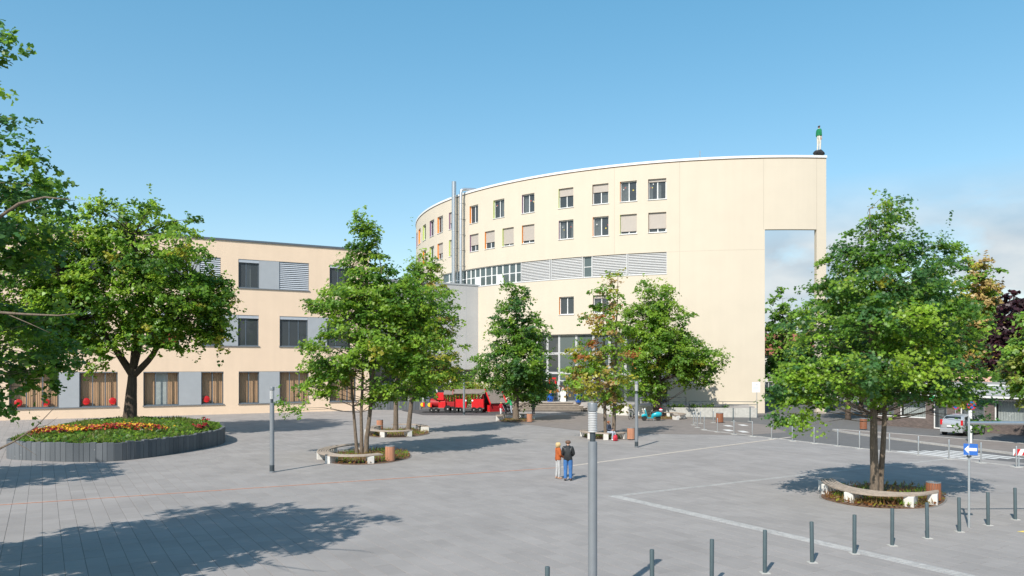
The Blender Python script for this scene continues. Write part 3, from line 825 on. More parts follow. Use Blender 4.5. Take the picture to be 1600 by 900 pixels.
def slabgeo(m, u, v, ln, z, tilt, j=0.0055, b=0.003, h=0.02):
    z2 = z + tilt
    a, c, d, e = u + j, u + cw - j, v + j, v + ln - j
    vs = [(a, d, z - h), (c, d, z - h), (c, e, z - h), (a, e, z - h), (a, d, z - b), (c, d, z2 - b), (c, e, z2 - b), (a, e, z - b), (a + b, d + b, z), (c - b, d + b, z2), (c - b, e - b, z2), (a + b, e - b, z)]
    return m.add(vs, [(0, 1, 5, 4), (1, 2, 6, 5), (2, 3, 7, 6), (3, 0, 4, 7), (4, 5, 9, 8), (5, 6, 10, 9), (6, 7, 11, 10), (7, 4, 8, 11), (8, 9, 10, 11)])
proto = {}
near = [c for c in cells if abs(gr(0, 0, 0).y) >= 0][:300]
for _, u, v, ln in near:
    if ln not in proto:
        o = slabgeo(MB(), 0, 0, ln, 0, 0).build('paving_slab', M_SLAB, plaza); proto[ln] = o
    else:
        o = proto[ln].copy(); COL.objects.link(o)
    o.location = (u, v, rs.uniform(-.0012, .0012)); o.rotation_euler = (rs.uniform(-.0012, .0012), rs.uniform(-.003, .003), 0)
m = MB(); tint = []
for _, u, v, ln in cells[300:]:
    slabgeo(m, u, v, ln, rs.uniform(-.0012, .0012), rs.uniform(-.0012, .0012)); tint += [rs.random()]*9
o = m.build('paving_slabs', M_SLABS, plaza); o['kind'] = 'stuff'
o.data.attributes.new('tint', 'FLOAT', 'FACE').data.foreach_set('value', tint)
# bedding under the laid slabs: dark sand seen in the joints
M_SAND = pm('joint_sand', (0.15, 0.138, 0.13), .95, .2, 4)
m = MB()
uu = [c[1] for c in cells]; vv = [c[2] for c in cells]
for i in sorted(set(uu)):
    q = [c for c in cells if c[1] == i]
    a, b = min(c[2] for c in q), max(c[2] + c[3] for c in q)
    m.add([(i, a, -.0085), (i + cw, a, -.0085), (i + cw, b, -.0085), (i, b, -.0085)], [(0, 1, 2, 3)])
tag(m.build('bedding_sand', M_SAND, plaza), kind='stuff')
# bands of small light setts
M_SETT = slabmat('light_setts', True)
M_SETT.node_tree.nodes['Color Ramp'].color_ramp.elements[0].color = (.325, .318, .308, 1); M_SETT.node_tree.nodes['Color Ramp'].color_ramp.elements[1].color = (.40, .39, .375, 1)
M_SETTF = slabmat('faint_setts', True)
M_SETTF.node_tree.nodes['Color Ramp'].color_ramp.elements[0].color = (.285, .277, .268, 1); M_SETTF.node_tree.nodes['Color Ramp'].color_ramp.elements[1].color = (.34, .33, .318, 1)
def band(name, p0, du, length, rows, s=0.15, mat=None):
    m = MB(); tint = []; n = int(length / s)
    for k in range(n):
        for r in range(rows):
            u, v = (k*s, (r - rows/2)*s) if du else ((r - rows/2)*s, -k*s)
            z = 0.006 + rs.uniform(-.001, .001); b = .008
            x0, x1, y0, y1 = p0[0] + u + b*.6, p0[0] + u + s - b*.6, p0[1] + v + b*.6, p0[1] + v + s - b*.6
            m.add([(x0, y0, -.01), (x1, y0, -.01), (x1, y1, -.01), (x0, y1, -.01), (x0 + b, y0 + b, z), (x1 - b, y0 + b, z), (x1 - b, y1 - b, z), (x0 + b, y1 - b, z)],
                  [(4, 5, 6, 7), (0, 1, 5, 4), (1, 2, 6, 5), (2, 3, 7, 6), (3, 0, 4, 7)]); tint += [rs.random()]*5
    o = m.build(name, mat or M_SETT, plaza); o['kind'] = 'stuff'
    o.data.attributes.new('tint', 'FLOAT', 'FACE').data.foreach_set('value', tint)
band('sett_band', (cu, cv), False, 15, 3)
band('sett_band', (cu - 0.2, cv), True, 25, 2, mat=M_SETTF)
# narrow drain channel with a rust-coloured edge
d0 = gr(0, 789); d1 = gr(868, 731); dv = (d0.dot(V) + d1.dot(V))/2
M_RUST = pm('rust_steel', (0.36, 0.12, 0.055), .7, .25, 6); M_BEIGE = pm('beige_stone', (0.46, 0.40, 0.34), .8, .1, 6)
ud0, ud1 = d0.dot(U) - 14, d1.dot(U)
dang = math.atan2((d1 - d0).y, (d1 - d0).x)
dc = MB(); ld = (d1 - d0).length
dc.box(-10, ld, -.045, .045, -.01, .006)
tag(dc.build('drain_channel', M_RUST, loc=d0, rz=dang), kind='structure')
tag(MB().box(-10, ld, .047, .10, -.01, .005).build('drain_edge', M_BEIGE, loc=d0, rz=dang), kind='structure')
d2 = gr(1235, 683)
tag(MB().box(0, (d2 - d1).length, -.11, .11, -.01, .006).build('stone_strip', M_BEIGE, loc=d1 + Vector((0.05, 0.03, 0)), rz=math.atan2((d2 - d1).y, (d2 - d1).x)), kind='structure')
# street
M_ASPH = pm('asphalt', (0.125, 0.121, 0.119), .85, .1, 1.2, .3, 90)
M_BROWNP = pm('brownish_paving', (0.20, 0.172, 0.155), .85, .12, 1.5, .2, 60)
K0, K1 = gr(1172, 682), gr(1590, 731)
kd = (K1 - K0).normalized(); kn = Vector((-kd.y, kd.x, 0))          # kn points to the street
if kn.x < 0: kn = -kn
def kp(s, t): p = K0 + kd*s + kn*t; return (p.x, p.y)
sheet('road', [kp(0, .7), kp(60, .7), kp(60, 34), kp(-6, 34), kp(-70, 50), kp(-70, 3), kp(-24, 1.5), kp(-6, -3)], -.006, M_ASPH)
sheet('side_pavement', [kp(-1, .7), kp(-1.5, 5), kp(-8, 9), kp(-27, 9), kp(-27, -2), kp(-19, -9.6), kp(-7, -8)], -.002, M_BROWNP)
m = MB()
for k in range(48): 
    p = yaxis(Vector((*kp(k*1.0 - 6, .55), 0)), Vector((*kp(k*1.0 - 5, .55), 0)))
    m.box(0.006, .994, -.12, .12, -.01, .016, p)
tag(m.build('kerb_strip', pm('kerb_stone', (.36, .345, .325), .85, .12, 5)), kind='stuff')
# traffic island with kerb, zebra crossing
isl = [gr(1312, 673), gr(1493, 687), gr(1640, 701), gr(1700, 735), gr(1600, 713.5), gr(1437, 692.5), gr(1325, 677.5)]
pts = spline([(p.x, p.y) for p in isl], 5, True)
m = MB(); m.prism([(p.x, p.y) for p in pts], 0.0, .11)
tag(m.build('pavement_island', M_BROWNP), kind='structure')
m = MB()
ctr = sum(pts, Vector()) / len(pts)
n = len(pts)
nrm = [((pts[(i+1) % n] - pts[i-1]).normalized().cross(Vector((0, 0, 1)))) for i in range(n)]
if (pts[0] + nrm[0] - ctr).length < (pts[0] - ctr).length: nrm = [-x for x in nrm]
vs = []
for p, q in zip(pts, nrm): vs += [(p.x + q.x*.03, p.y + q.y*.03, 0), (p.x + q.x*.02, p.y + q.y*.02, .125), (p.x - q.x*.16, p.y - q.y*.16, .125), (p.x - q.x*.17, p.y - q.y*.17, .1)]
m.add(vs, [(4*i + k, 4*((i+1) % n) + k, 4*((i+1) % n) + k + 1, 4*i + k + 1) for i in range(n) for k in range(3)])
tag(m.build('island_kerb', MATS['kerb_stone']), kind='structure')
M_MARK = pm('road_paint', (0.58, 0.57, 0.55), .7, .12, 9)
zr_ = MB()
for k in range(5):
    M = yaxis(Vector((*kp(11.0 + .25*k, 1.25 + k*.72), 0)), Vector((*kp(15.6 - .1*k, 1.25 + k*.72), 0)))
    zr_.box(0, 4.4, -.2, .2, .0, .004, M)
tag(zr_.build('zebra_crossing', M_MARK), kind='structure')
m = MB()
for (x, y) in ((1137, 672), (1160, 674), (1137, 665), (1160, 664)):
    p = gr(x, y); m.box(p.x - .26, p.x + .26, p.y - .9, p.y + .5, -.01, .004)
tag(m.build('road_marking', M_MARK), kind='structure')
p = gr(1597, 831); M_YELL = pm('yellow_paint', (0.75, 0.55, 0.12), .6, .05)
m = MB(); m.add([(p.x - .16, p.y, .006), (p.x + .1, p.y - .13, .006), (p.x + .9, p.y - .13, .006), (p.x + .9, p.y + .13, .006), (p.x + .1, p.y + .13, .006)], [(0, 1, 2, 3, 4)])
tag(m.build('yellow_arrow_marking', M_YELL), kind='structure')
# play surface
g = [gr(627, 641.5), gr(661, 648.5), gr(806, 649.5), gr(812, 641), gr(800, 637.5), gr(640, 637.5)]
sheet('play_surface', [(p.x, p.y) for p in g], -.006, pm('dark_rubber', (0.075, 0.072, 0.075), .9, .15, 3))
# entrance terrace with steps
TER = 0.95
M_TERR = pm('terrace_paving', (0.33, 0.31, 0.30), .8, .1, 2)
M_RISER = pm('dark_step_riser', (0.12, 0.10, 0.085), 0.9, 0.15, 3)  # risers coloured darker than the treads
M_STEP = pm('sandy_step_stone', (0.42, 0.36, 0.30), .8, .15, 3, .2, 40)
front = [(-2.6, 88.2), (-1.5, 87.2), (6.6, 86.6), (8.6, 85.6), (9.4, 82.0), (12.3, 78.0)]
ter = front + [(24.3, 77.2), (24.6, 83.0)] + [tuple(AW.P(AW.U(p), 0, -.01)[:2]) for p in (1170, 1100, 1040, 980, 920, 870, 830, 800)] + [(-3.0, 92)]
m = MB(); m.prism(ter, -.1, TER)
tag(m.build('terrace', M_TERR), kind='structure')
nst = 5
stp = tag(MB().box(-2.4, 8.8, 86.7, 87.2, -.05, .02).build('entrance_steps', M_STEP), kind='structure')
for k in range(nst):
    z1 = TER - .001*k - (k)*TER/(nst + .0)
    for nm, ins, za_, zb_, mt in (('step_tread', 0.0, z1 - .06, z1 - .0015, M_STEP), ('step_riser', .07, -.02, z1 - .058, M_RISER)):
        dpt = .36*(k + 1) - ins; k2 = k - ins
        poly = [(1.0 - .35*k2, 86.95), (1.15 - .38*k2, 86.75 - dpt)] + [(7.0 + (1.2 + dpt)*math.sin(t), 86.75 - dpt + (1.0 + dpt)*(1 - math.cos(t))) for t in [math.pi/2*e/8 for e in range(9)]] + [(7.0, 87.0)]
        m = MB(); m.prism(poly, za_, zb_); m.build(nm, mt, stp)
for k in range(3):      # broad seating tiers left of the steps
    z1 = TER - .02 - k*.3; dpt = .8*(k + 1)
    m = MB(); m.box(-2.5, 1.3 - .25*k, 86.9 - dpt, 87.0, z1 - .1, z1); m.build('tier', M_STEP, stp)
    m = MB(); m.box(-2.45, 1.25 - .25*k, 86.98 - dpt, 87.0, -.02, z1 - .1); m.build('tier_riser', M_RISER, stp)
# retaining wall beside the ramp
rw = [gr(918, 643), gr(960, 648.5), gr(1005, 650.0), gr(1044, 651.0), gr(1184, 652.3)]
t = thing('retaining_wall', 'low pale concrete retaining wall of the ramp below the curved facade', 'wall', rw[0])
for k, (a, b) in enumerate(zip(rw, rw[1:])):
    M = yaxis(a - rw[0], b - rw[0]); ln = (b - a).length; ha = (.98, 1.02, .98, .9)[k]; n = max(1, round(ln/2.4))
    for q in range(n):
        m = MB(); m.bbox(ln*q/n + .008, ln*(q+1)/n - .008, 0, .3, -.1, ha, .012, M); m.build('wall_panel', M_CONCL if k < 2 else M_CONC, t)
# railings
def railing(label, pts, zb, h, step, mat=M_DARKM):
    t = thing('railing', label, 'railing', (pts[0][0], pts[0][1], zb), group='railings along the ramp')
    o0 = Vector((pts[0][0], pts[0][1], 0))
    for r in (h, h*.55):
        MB().tube([Vector((p[0], p[1], r)) - o0 for p in pts], .028, 6).build('rail', mat, t)
    for a, b in zip(pts, pts[1:]):
        a, b = Vector((*a, 0)), Vector((*b, 0)); n = max(1, round((b - a).length / step))
        for k in range(n + (1 if b == Vector((*pts[-1], 0)) else 0)):
            p = a.lerp(b, k/n) - o0; MB().tube([p, p + Vector((0, 0, h))], .03, 6).build('post', mat, t)
    return t
a, b = rw[3] + Vector((-1.5, .7, 0)), rw[4] + Vector((0, .15, 0))
mid = a.lerp(b, .33)
railing('taller dark railing at the upper left end of the ramp wall', [(a.x, a.y), (mid.x, mid.y)], .9, 1.0, 2.0)
railing('lower dark railing on the ramp wall running towards the portal', [(mid.x + .3, mid.y), (b.x, b.y)], .9, .62, 2.6)
# ------------------------------------------------------------------ plants
LEAF = leafmat('green_leaves'); LEAFD = leafmat('far_leaves', .3)
LOBED = np.array([(0, -.5), (.13, -.28), (.42, -.34), (.27, -.06), (.5, .14), (.2, .16), (0, .5), (-.2, .16), (-.5, .14), (-.27, -.06), (-.42, -.34), (-.13, -.28)])
HEART = np.array([(0, -.45), (.3, -.5), (.48, -.2), (.36, .15), (0, .55), (-.36, .15), (-.48, -.2), (-.3, -.5)])
RHOMB = np.array([(0, -.5), (.3, 0), (0, .5), (-.3, 0)])
OAK6 = np.array([(0, -.5), (.36, -.22), (.2, .05), (.4, .25), (0, .55), (-.4, .25), (-.2, .05), (-.36, -.22)])
def leaf_mesh(name, C_, Nn, size, tint, shape, mat, parent, loc=None, droop=0.0, kind=None, aspect=1.0):
    n = len(C_); k = len(shape)
    Nn = Nn / np.linalg.norm(Nn, axis=1, keepdims=True)
    r = RNG.normal(size=(n, 3)); r[:, 2] -= droop*2
    T = r - (r*Nn).sum(1, keepdims=True)*Nn; T /= np.linalg.norm(T, axis=1, keepdims=True)
    B = np.cross(Nn, T)
    size = np.broadcast_to(size, (n,))[:, None, None]
    sx = shape[:, 0][None, :, None]*aspect; sy = shape[:, 1][None, :, None]
    P = C_[:, None, :] + size*(sx*B[:, None, :] + sy*T[:, None, :] + (np.abs(shape[:, 0])*0.38 - np.abs(shape[:, 1])*.14)[None, :, None]*Nn[:, None, :])
    me = bpy.data.meshes.new(name)
    me.vertices.add(n*k); me.vertices.foreach_set('co', P.astype(np.float32).ravel())
    me.loops.add(n*k); me.loops.foreach_set('vertex_index', np.arange(n*k, dtype=np.int32))
    me.polygons.add(n); me.polygons.foreach_set('loop_start', np.arange(0, n*k, k, dtype=np.int32)); me.polygons.foreach_set('loop_total', np.full(n, k, dtype=np.int32))
    a = me.attributes.new('tint', 'FLOAT_COLOR', 'FACE'); a.data.foreach_set('color', np.c_[tint, np.ones(n)].astype(np.float32).ravel())
    me.materials.append(mat); me.update(calc_edges=True)
    o = bpy.data.objects.new(name, me); COL.objects.link(o)
    if parent is not None: o.parent = parent
    if loc is not None: o.location = loc
    if kind: o['kind'] = kind
    return o
G_DEEP, G_MID, G_LIGHT, G_YEL = (.070, .162, .022), (.118, .235, .026), (.20, .325, .034), (.32, .32, .04)
G_BLUE, G_TAN, G_ORG, G_RED = (.066, .160, .045), (.36, .26, .09), (.40, .17, .045), (.045, .016, .02)
def clumps_in(lobes, n, shell=.55):
    """centres spread through a union of ellipsoids, denser towards the outside"""
    w = np.array([l[3]*l[4]*l[5] for l in lobes])**(2/3); w /= w.sum(); out = []
    while len(out) < n:
        l = lobes[RNG.choice(len(lobes), p=w)]
        d = RNG.normal(size=3); d /= np.linalg.norm(d); r = (RNG.random()*(1 - shell**3) + shell**3)**(1/3) if RNG.random() < .78 else RNG.random()**.5*.7
        out.append(np.array(l[:3]) + d*r*np.array(l[3:6]))
    return np.array(out)
def tree(name, label, loc, trunks, lobes, ncl, per, leaf, cr, pal, wts, shape=OAK6, mat=None, bark=None, flat=.5, zmin=None, group=None, top=None, limb=.035, extra=None, fork=None, shell=.55, ytop=None, droop=0.0, sparse=None, cat='tree', pods=False, bright=()):
    """trunks: list of (x,y,r,lean_x,lean_y,height); lobes: ellipsoids in the tree's own space; each clump of leaves hangs on a limb that leaves the trunk"""
    mat = mat or LEAF; bark = bark or M_BARK
    t = thing(name, label, cat, loc, group=group)
    sh_ = .25*cr
    lobes = [(*l[:3], max(.3, l[3] - sh_), max(.3, l[4] - sh_), max(.25, l[5] - sh_*flat)) for l in lobes]
    cl = clumps_in(lobes, ncl, shell); zlow = min(l[2] - l[5] for l in lobes)
    if zmin is not None: cl = cl[cl[:, 2] > zmin]
    if extra is not None: cl = np.vstack([cl, np.array(extra, float)])
    if ytop: cl = cl[cl[:, 2] < ytop]
    # trunks and limbs
    tr = MB(); axes = []
    for (x, y, r, lx, ly, hh) in trunks:
        n = 10; pts = []; rad = []
        for i in range(n + 1):
            s = i / n; w = .035*hh*.4
            pts.append(Vector((x + lx*s + RNG.normal()*w*.12*(i > 0), y + ly*s + RNG.normal()*w*.12*(i > 0), hh*s - .1)))
            rad.append(max(.012, r*(1.28 if i == 0 else 1.0 - .93*s**1.05)))
        pts.insert(1, pts[0].lerp(pts[1], .25)); rad.insert(1, r*1.04)
        tr.tube(pts, rad, 10); axes.append((pts, rad, hh))
    if fork:
        for f in fork: tr.tube(spline(f[0], 4), np.linspace(f[1], f[2], 4*(len(f[0]) - 1) + 1), 8); axes.append((spline(f[0], 4), [f[2]]*50, None))
    tr.build('trunk', bark, t, smooth=True)
    lb = MB()
    for c in cl:
        best = None
        pts, rad, hh = axes[RNG.integers(len(axes))] if not fork else min(axes[1:], key=lambda a: min((q - Vector(c)).length for q in a[0]))
        hd = math.hypot(c[0] - pts[0].x, c[1] - pts[0].y)
        if RNG.random() < .3: continue
        zt_ = max(c[2] - hd*RNG.uniform(.05, .45), zlow - .1 if hh else -9)
        p = min(pts, key=lambda q: abs(q.z - zt_) if hh else (q - Vector(c)).length)
        p0 = p; p2 = Vector(c); mid = p0.lerp(p2, .5) + Vector((RNG.normal()*.12, RNG.normal()*.12, .05*hd + RNG.normal()*.08))
        ln = (p2 - p0).length
        r0 = min(limb*(.35 + ln*.13), .12)
        q = [p0, p0.lerp(mid, .55) + Vector((0, 0, -.02*ln)), mid, mid.lerp(p2, .55) + Vector((RNG.normal()*.06, RNG.normal()*.06, RNG.normal()*.05)), p2]
        lb.tube(q, [r0, r0*.8, r0*.6, r0*.38, r0*.12], 5, False)
    lb.build('limbs', bark, t, smooth=True)
    # leaves
    nC = len(cl); pal = np.array(pal)
    base = pal[RNG.choice(len(pal), nC, p=np.array(wts)/sum(wts))]
    for bx, by, bz, br, bc in bright:  # sunlit patches of the crown painted into the leaf tint
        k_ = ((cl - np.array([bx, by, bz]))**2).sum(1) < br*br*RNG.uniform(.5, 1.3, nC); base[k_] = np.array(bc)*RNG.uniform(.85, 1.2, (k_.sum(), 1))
    cnt = RNG.poisson(per, nC) if sparse is None else RNG.poisson(per*RNG.choice(sparse, nC))
    idx = np.repeat(np.arange(nC), cnt)
    rr = cr*RNG.uniform(.65, 1.35, nC)[idx]
    K = 7; ray = RNG.normal(size=(nC, K, 3)); ray[:, :, 2] = ray[:, :, 2]*flat*.75 - .06; ray /= np.linalg.norm(ray[:, :, :2], axis=2, keepdims=True) + .25
    which = RNG.integers(K, size=len(idx)); tt = RNG.random(len(idx))**.75*1.12
    off = ray[idx, which]*tt[:, None] + RNG.normal(size=(len(idx), 3))*(np.array([.15, .15, .11])*(1.15 - .4*tt[:, None]))
    ctr = np.array([np.mean([l[0] for l in lobes]), np.mean([l[1] for l in lobes]), 0])
    out = cl[idx] - ctr; out[:, 2] = 0; out /= np.maximum(np.linalg.norm(out, axis=1, keepdims=True), .3)
    hd = np.linalg.norm(off[:, :2], axis=1)
    off[:, 2] -= .16*hd**2                                   # sprays bow down at their rim
    P = cl[idx] + off*rr[:, None]
    Nn = RNG.normal(size=P.shape)*.5 + np.array([0, 0, .5]) + np.array(SUN)*.55 + out*.3 + off*.2
    tint = base[idx]*RNG.uniform(.72, 1.32, (len(idx), 1))*RNG.uniform(.93, 1.07, (len(idx), 3))
    far = RNG.random(len(idx)) < .015
    tint[far] = tint[far]*.4 + np.array(G_YEL)*.6
    leaf_mesh('crown', P, Nn, leaf*RNG.uniform(.7, 1.25, len(idx)), np.clip(tint, 0, 1), shape, mat, t, droop=droop)
    if pods:
        sel = RNG.choice(len(P), 420); m = MB()
        for i in sel:
            p = Vector(P[i]); m.tube([p, p + Vector((RNG.normal()*.04, RNG.normal()*.04, -.38))], [.012, .006], 3, False)
        m.build('seed_pods', pm('pod_brown_green', (.12, .11, .04), .7), t)
    return t
GREENS = [G_DEEP, G_MID, G_LIGHT, G_YEL]
# tree rising from the planter: broad dome of big heart leaves
tree('catalpa_tree', 'broad domed tree with thick forked trunk growing out of the grey palisade planter', (-27.0, 54.4, .85),
     [(0, 0, .50, .5, 0, 7.6)],
     [(.3, 0, 11.6, 5.9, 5.8, 4.7), (-3.6, -1, 7.4, 4.2, 4.4, 2.9), (3.4, 0, 8.6, 3.8, 4.2, 3.6), (5.6, 0, 8.6, 1.5, 2, 3.0), (-5.5, -2, 9.5, 3.5, 3.5, 3.8), (-5.8, -2.5, 6.0, 2.8, 2.6, 1.9), (-3.2, 0, 11.6, 4.6, 4.2, 3.9), (-2.2, -2.2, 5.4, 2.6, 1.8, 1.7), (2.2, -1.8, 6.2, 2.8, 1.8, 1.4), (6.0, -.5, 7.0, 1.6, 1.8, 2.0)],
     620, 88, .21, .95, GREENS, (2, 5, 5, .3), shape=HEART, bark=M_BARKD, flat=.7, limb=.05, droop=.9, pods=True,
     fork=[([(.2, 0, 3.6), (-1.0, 0, 5.4), (-2.2, -.3, 7.6), (-3, -.5, 10.5)], .3, .07), ([(.25, 0, 4.0), (.7, .3, 6.5), (.5, .5, 9.5), (.2, .3, 13.5)], .3, .06), ([(.2, 0, 3.4), (1.7, 0, 5.0), (2.5, 0, 7.0), (4.2, 0, 10.2)], .27, .06), ([(1.7, 0, 5.0), (3.4, -.4, 7.2), (4.9, -.5, 9.2)], .16, .04)])
# three-stemmed tree by the large bench
def px_lobes(spec, Y, X0, zb, dy=.9):
    out = []
    for (x0, x1, y0, y1) in spec:
        out.append((xat((x0 + x1)/2, Y) - X0, 0, zat((y0 + y1)/2, Y) - zb, (x1 - x0)/2*Y/F, (x1 - x0)/2*Y/F*dy, (y1 - y0)/2*Y/F))
    return out
tb = Vector((-8.45, 43.2, 0))
tree('multi_stem_tree', 'tall pointed green tree with three slim stems rising inside the front left curved bench', tb,
     [(-.22, 0, .10, -.75, .2, 9.5), (.0, .1, .105, .1, .2, 12.5), (.26, .05, .14, .9, -.2, 10.5)],
     px_lobes([(556, 592, 330, 400), (528, 622, 368, 470), (496, 655, 425, 525), (470, 672, 495, 585), (446, 560, 555, 622), (565, 690, 560, 640), (468, 530, 460, 500), (590, 694, 425, 530), (605, 700, 510, 600)], tb.y, tb.x, 0),
     460, 76, .172, .74, GREENS, (1.5, 5, 5, .3), limb=.026, flat=.5,
     extra=[(-4.4, 0, 2.9), (-4.0, .4, 2.6), (-3.5, -.3, 2.5), (-.2, 0, 13.6), (-.1, 0, 13.1), (-.35, .1, 12.7), (.1, .1, 12.4)])
tb = Vector((-8.3, 57.3, 0))
tree('autumn_tinged_tree', 'loose yellowing green tree with two trunks at the bench behind the three-stemmed tree', tb,
     [(-.35, 0, .2, .2, 0, 10.5), (.55, .1, .19, 1.1, 0, 11)],
     px_lobes([(625, 690, 385, 470), (632, 722, 430, 540), (606, 735, 505, 585), (600, 688, 550, 614), (655, 740, 560, 608)], tb.y, tb.x, 0),
     250, 64, .19, .8, [G_MID, G_LIGHT, G_YEL, G_TAN, G_ORG], (3.5, 5.5, 2.4, .5, .05), limb=.026, flat=.42)
# tree with ring bench left of the entrance
tb = gr(806, 656.5)
tree('conical_tree', 'dense dark green egg-shaped tree standing in front of the entrance steps', tb,
     [(0, 0, .3, .1, 0, 12)],
     px_lobes([(780, 832, 432, 500), (760, 858, 470, 560), (738, 872, 525, 615), (785, 864, 575, 628)], tb.y, tb.x, 0),
     290, 84, .21, .88, [G_BLUE, G_DEEP, G_MID, G_LIGHT], (3, 2, 4, 1.5), limb=.03, flat=.5)
# thin twin-stemmed autumn tree right of it
tb = gr(952, 686)
tree('thin_autumn_tree', 'thin see-through autumn tree with two slender stems and orange-yellow leaves behind the seated person', tb,
     [(-.22, 0, .13, -.25, 0, 10.5), (.27, .1, .14, .35, 0, 11.6)],
     px_lobes([(935, 982, 410, 470), (905, 985, 450, 545), (888, 998, 520, 590), (866, 996, 568, 612), (872, 930, 566, 600), (925, 1000, 585, 650)], tb.y, tb.x, 0),
     185, 36, .21, .74, [G_MID, G_LIGHT, G_YEL, G_TAN, G_ORG], (3, 4, 3, 2.4, .5), limb=.022, flat=.36, shell=.4, sparse=[.35, .8, 1.5],
     extra=[(-3.2, 0, 3.4), (-2.8, .3, 3.2), (-2.4, -.2, 3.6), (-1.9, .1, 3.3), (.6, 0, 11.4), (.4, .1, 10.8), (.3, -.1, 10.2)])
# maple behind the scooter
tb = gr(1026, 651.5)
tree('maple_tree', 'full bright green maple with single dark trunk behind the turquoise scooter', tb,
     [(0, 0, .42, .5, 0, 12)],
     px_lobes([(985, 1060, 425, 520), (968, 1088, 462, 560), (962, 1112, 510, 600), (1030, 1137, 530, 590), (960, 1050, 560, 630), (1050, 1120, 555, 612), (950, 1040, 470, 560)], tb.y, tb.x, 0),
     420, 80, .22, 1.0, GREENS, (1.5, 4.5, 5.5, .3), bark=M_BARKD, shape=OAK6, limb=.034, flat=.5)
# big tree in the right foreground
tb = gr(1369, 781)
tree('pin_oak_tree', 'large green oak with two close trunks rising inside the round bench at the right', tb,
     [(-.08, 0, .165, -.1, .1, 11), (.20, .12, .115, .4, -.1, 10.2)],
     px_lobes([(1335, 1432, 310, 372), (1296, 1452, 345, 430), (1262, 1512, 395, 500), (1222, 1536, 450, 560), (1203, 1552, 525, 628), (1200, 1300, 560, 662), (1330, 1540, 580, 640), (1455, 1515, 368, 420), (1258, 1330, 395, 440)], tb.y, tb.x, 0),
     560, 80, .135, .60, [G_BLUE, G_DEEP, G_MID, G_LIGHT, G_YEL], (4, 3, 4, 2.2, .15), shape=LOBED, limb=.024, flat=.48, bright=[(.4, -3.2, 5.3, 1.5, (.21, .33, .03)), (-3.1, -1.2, 5.2, 1.5, (.19, .31, .03)), (-1.6, -2.2, 8.6, .9, (.17, .3, .03)), (-2.9, -.5, 3.4, .8, (.17, .29, .03))],  # listed clumps carry painted sunlight as yellow-green tint
     extra=[(-3.9, -.2, 3.2), (-3.6, -.4, 2.95), (-3.3, .2, 2.9), (3.9, 0, 3.1), (3.4, -.5, 2.9), (-3.0, -.6, 2.8), (4.3, .3, 3.6)])
# nearest tree, only its right side in view
tb = tb_f = Vector((-13.6, 15.2, 0))
ft = tree('foreground_oak_tree', 'dark green oak reaching in from the left edge, nearest tree to the viewer', tb,
     [(0, 0, .24, 0, 0, 10.5)],
     [(0.2, 0, 6.1, 4.6, 4.6, 2.1), (0.3, 0, 8.2, 4.6, 4.3, 1.9), (-.2, 0, 10.2, 4.1, 3.4, 1.7), (0.1, 0, 5.0, 4.6, 4.0, 1.2), (1.8, 0, 8.1, 3.0, 3.2, 1.4), (1.1, .6, 5.7, 3.4, 3.5, 1.5)],
     720, 84, .13, .52, [G_DEEP, G_MID, G_BLUE, G_LIGHT], (5, 4, 3, 1.2), shape=OAK6, limb=.022, flat=.45, shell=.45,
     extra=[(3.7, -.6, 11.2), (3.5, -.4, 11.35), (4.0, -.6, 11.1), (3.2, -.6, 11.3), (4.2, -.3, 9.0), (4.4, -.2, 8.6), (4.5, 0, 8.2), (3.9, -.3, 9.4)])
tw = MB()
for P_, r_ in (([(-10, 706, 13.5), (22, 690, 13.2), (55, 668, 13), (88, 634, 12.9)], .022), ([(22, 690, 13.2), (40, 700, 13.1), (58, 712, 13)], .008), ([(40, 678, 13.1), (60, 690, 13.0), (75, 686, 13)], .008), ([(55, 668, 13), (74, 664, 12.9), (90, 652, 12.8)], .008),
               ([(-30, 486, 14), (40, 491, 13.6), (92, 493, 13.3), (118, 490, 13.2)], .028), ([(10, 490, 13.8), (45, 505, 13.5), (78, 520, 13.3)], .012), ([(-20, 352, 14), (30, 318, 13.6), (70, 308, 13.4), (110, 312, 13.2)], .035)):
    tw = MB(); tw.tube([at(*q) - tb_f for q in P_], [r_*(1 - .8*i/(len(P_) - 1)) for i in range(len(P_))], 5); tw.build('bare_branch', M_BARK, ft, smooth=True)

tree('street_tree', 'bare-twigged oak outside the left edge whose shade falls in front of the planter', (-26.8, 27.4, 0),
     [(0, 0, .24, 0, 0, 10.5)], [(0, 0, 7.5, 4.6, 4.6, 3.2), (-.3, 0, 10.2, 2.6, 2.6, 1.7)], 300, 46, .22, .62, GREENS, (4, 4, 2, .1), limb=.024, flat=.45)
# trees behind the portal and along the street
def bgtree(label, name, px0, px1, py0, py1, Y, pal, wts, per=60, ncl=170, leaf=.42, trunk=.25, lobes=3, flat=.6, shell=.5, group='trees along the street behind the portal'):
    x0, x1 = xat(px0, Y), xat(px1, Y); zt_, zb_ = zat(py0, Y), zat(py1, Y); w = (x1 - x0)/2; c = (x0 + x1)/2
    tree(name, label, (c, Y, 0), [(0, 0, trunk, .2, 0, zt_*.9)],
         [(0, 0, zb_ + (zt_ - zb_)*.62, w*.72, w*.72, (zt_ - zb_)*.38), (-w*.35, 0, zb_ + (zt_ - zb_)*.38, w*.65, w*.65, (zt_ - zb_)*.36), (w*.35, .3, zb_ + (zt_ - zb_)*.36, w*.65, w*.65, (zt_ - zb_)*.34)],
         ncl, per, leaf, max(.7, w*.22), pal, wts, shape=RHOMB if Y > 70 else OAK6, mat=LEAFD, bark=M_BARKD, flat=flat, limb=.04, shell=shell, group=group)
bgtree('dark green tree seen through the portal opening, left one', 'street_tree', 1180, 1262, 448, 640, 112, GREENS, (4, 4, 2, .3))
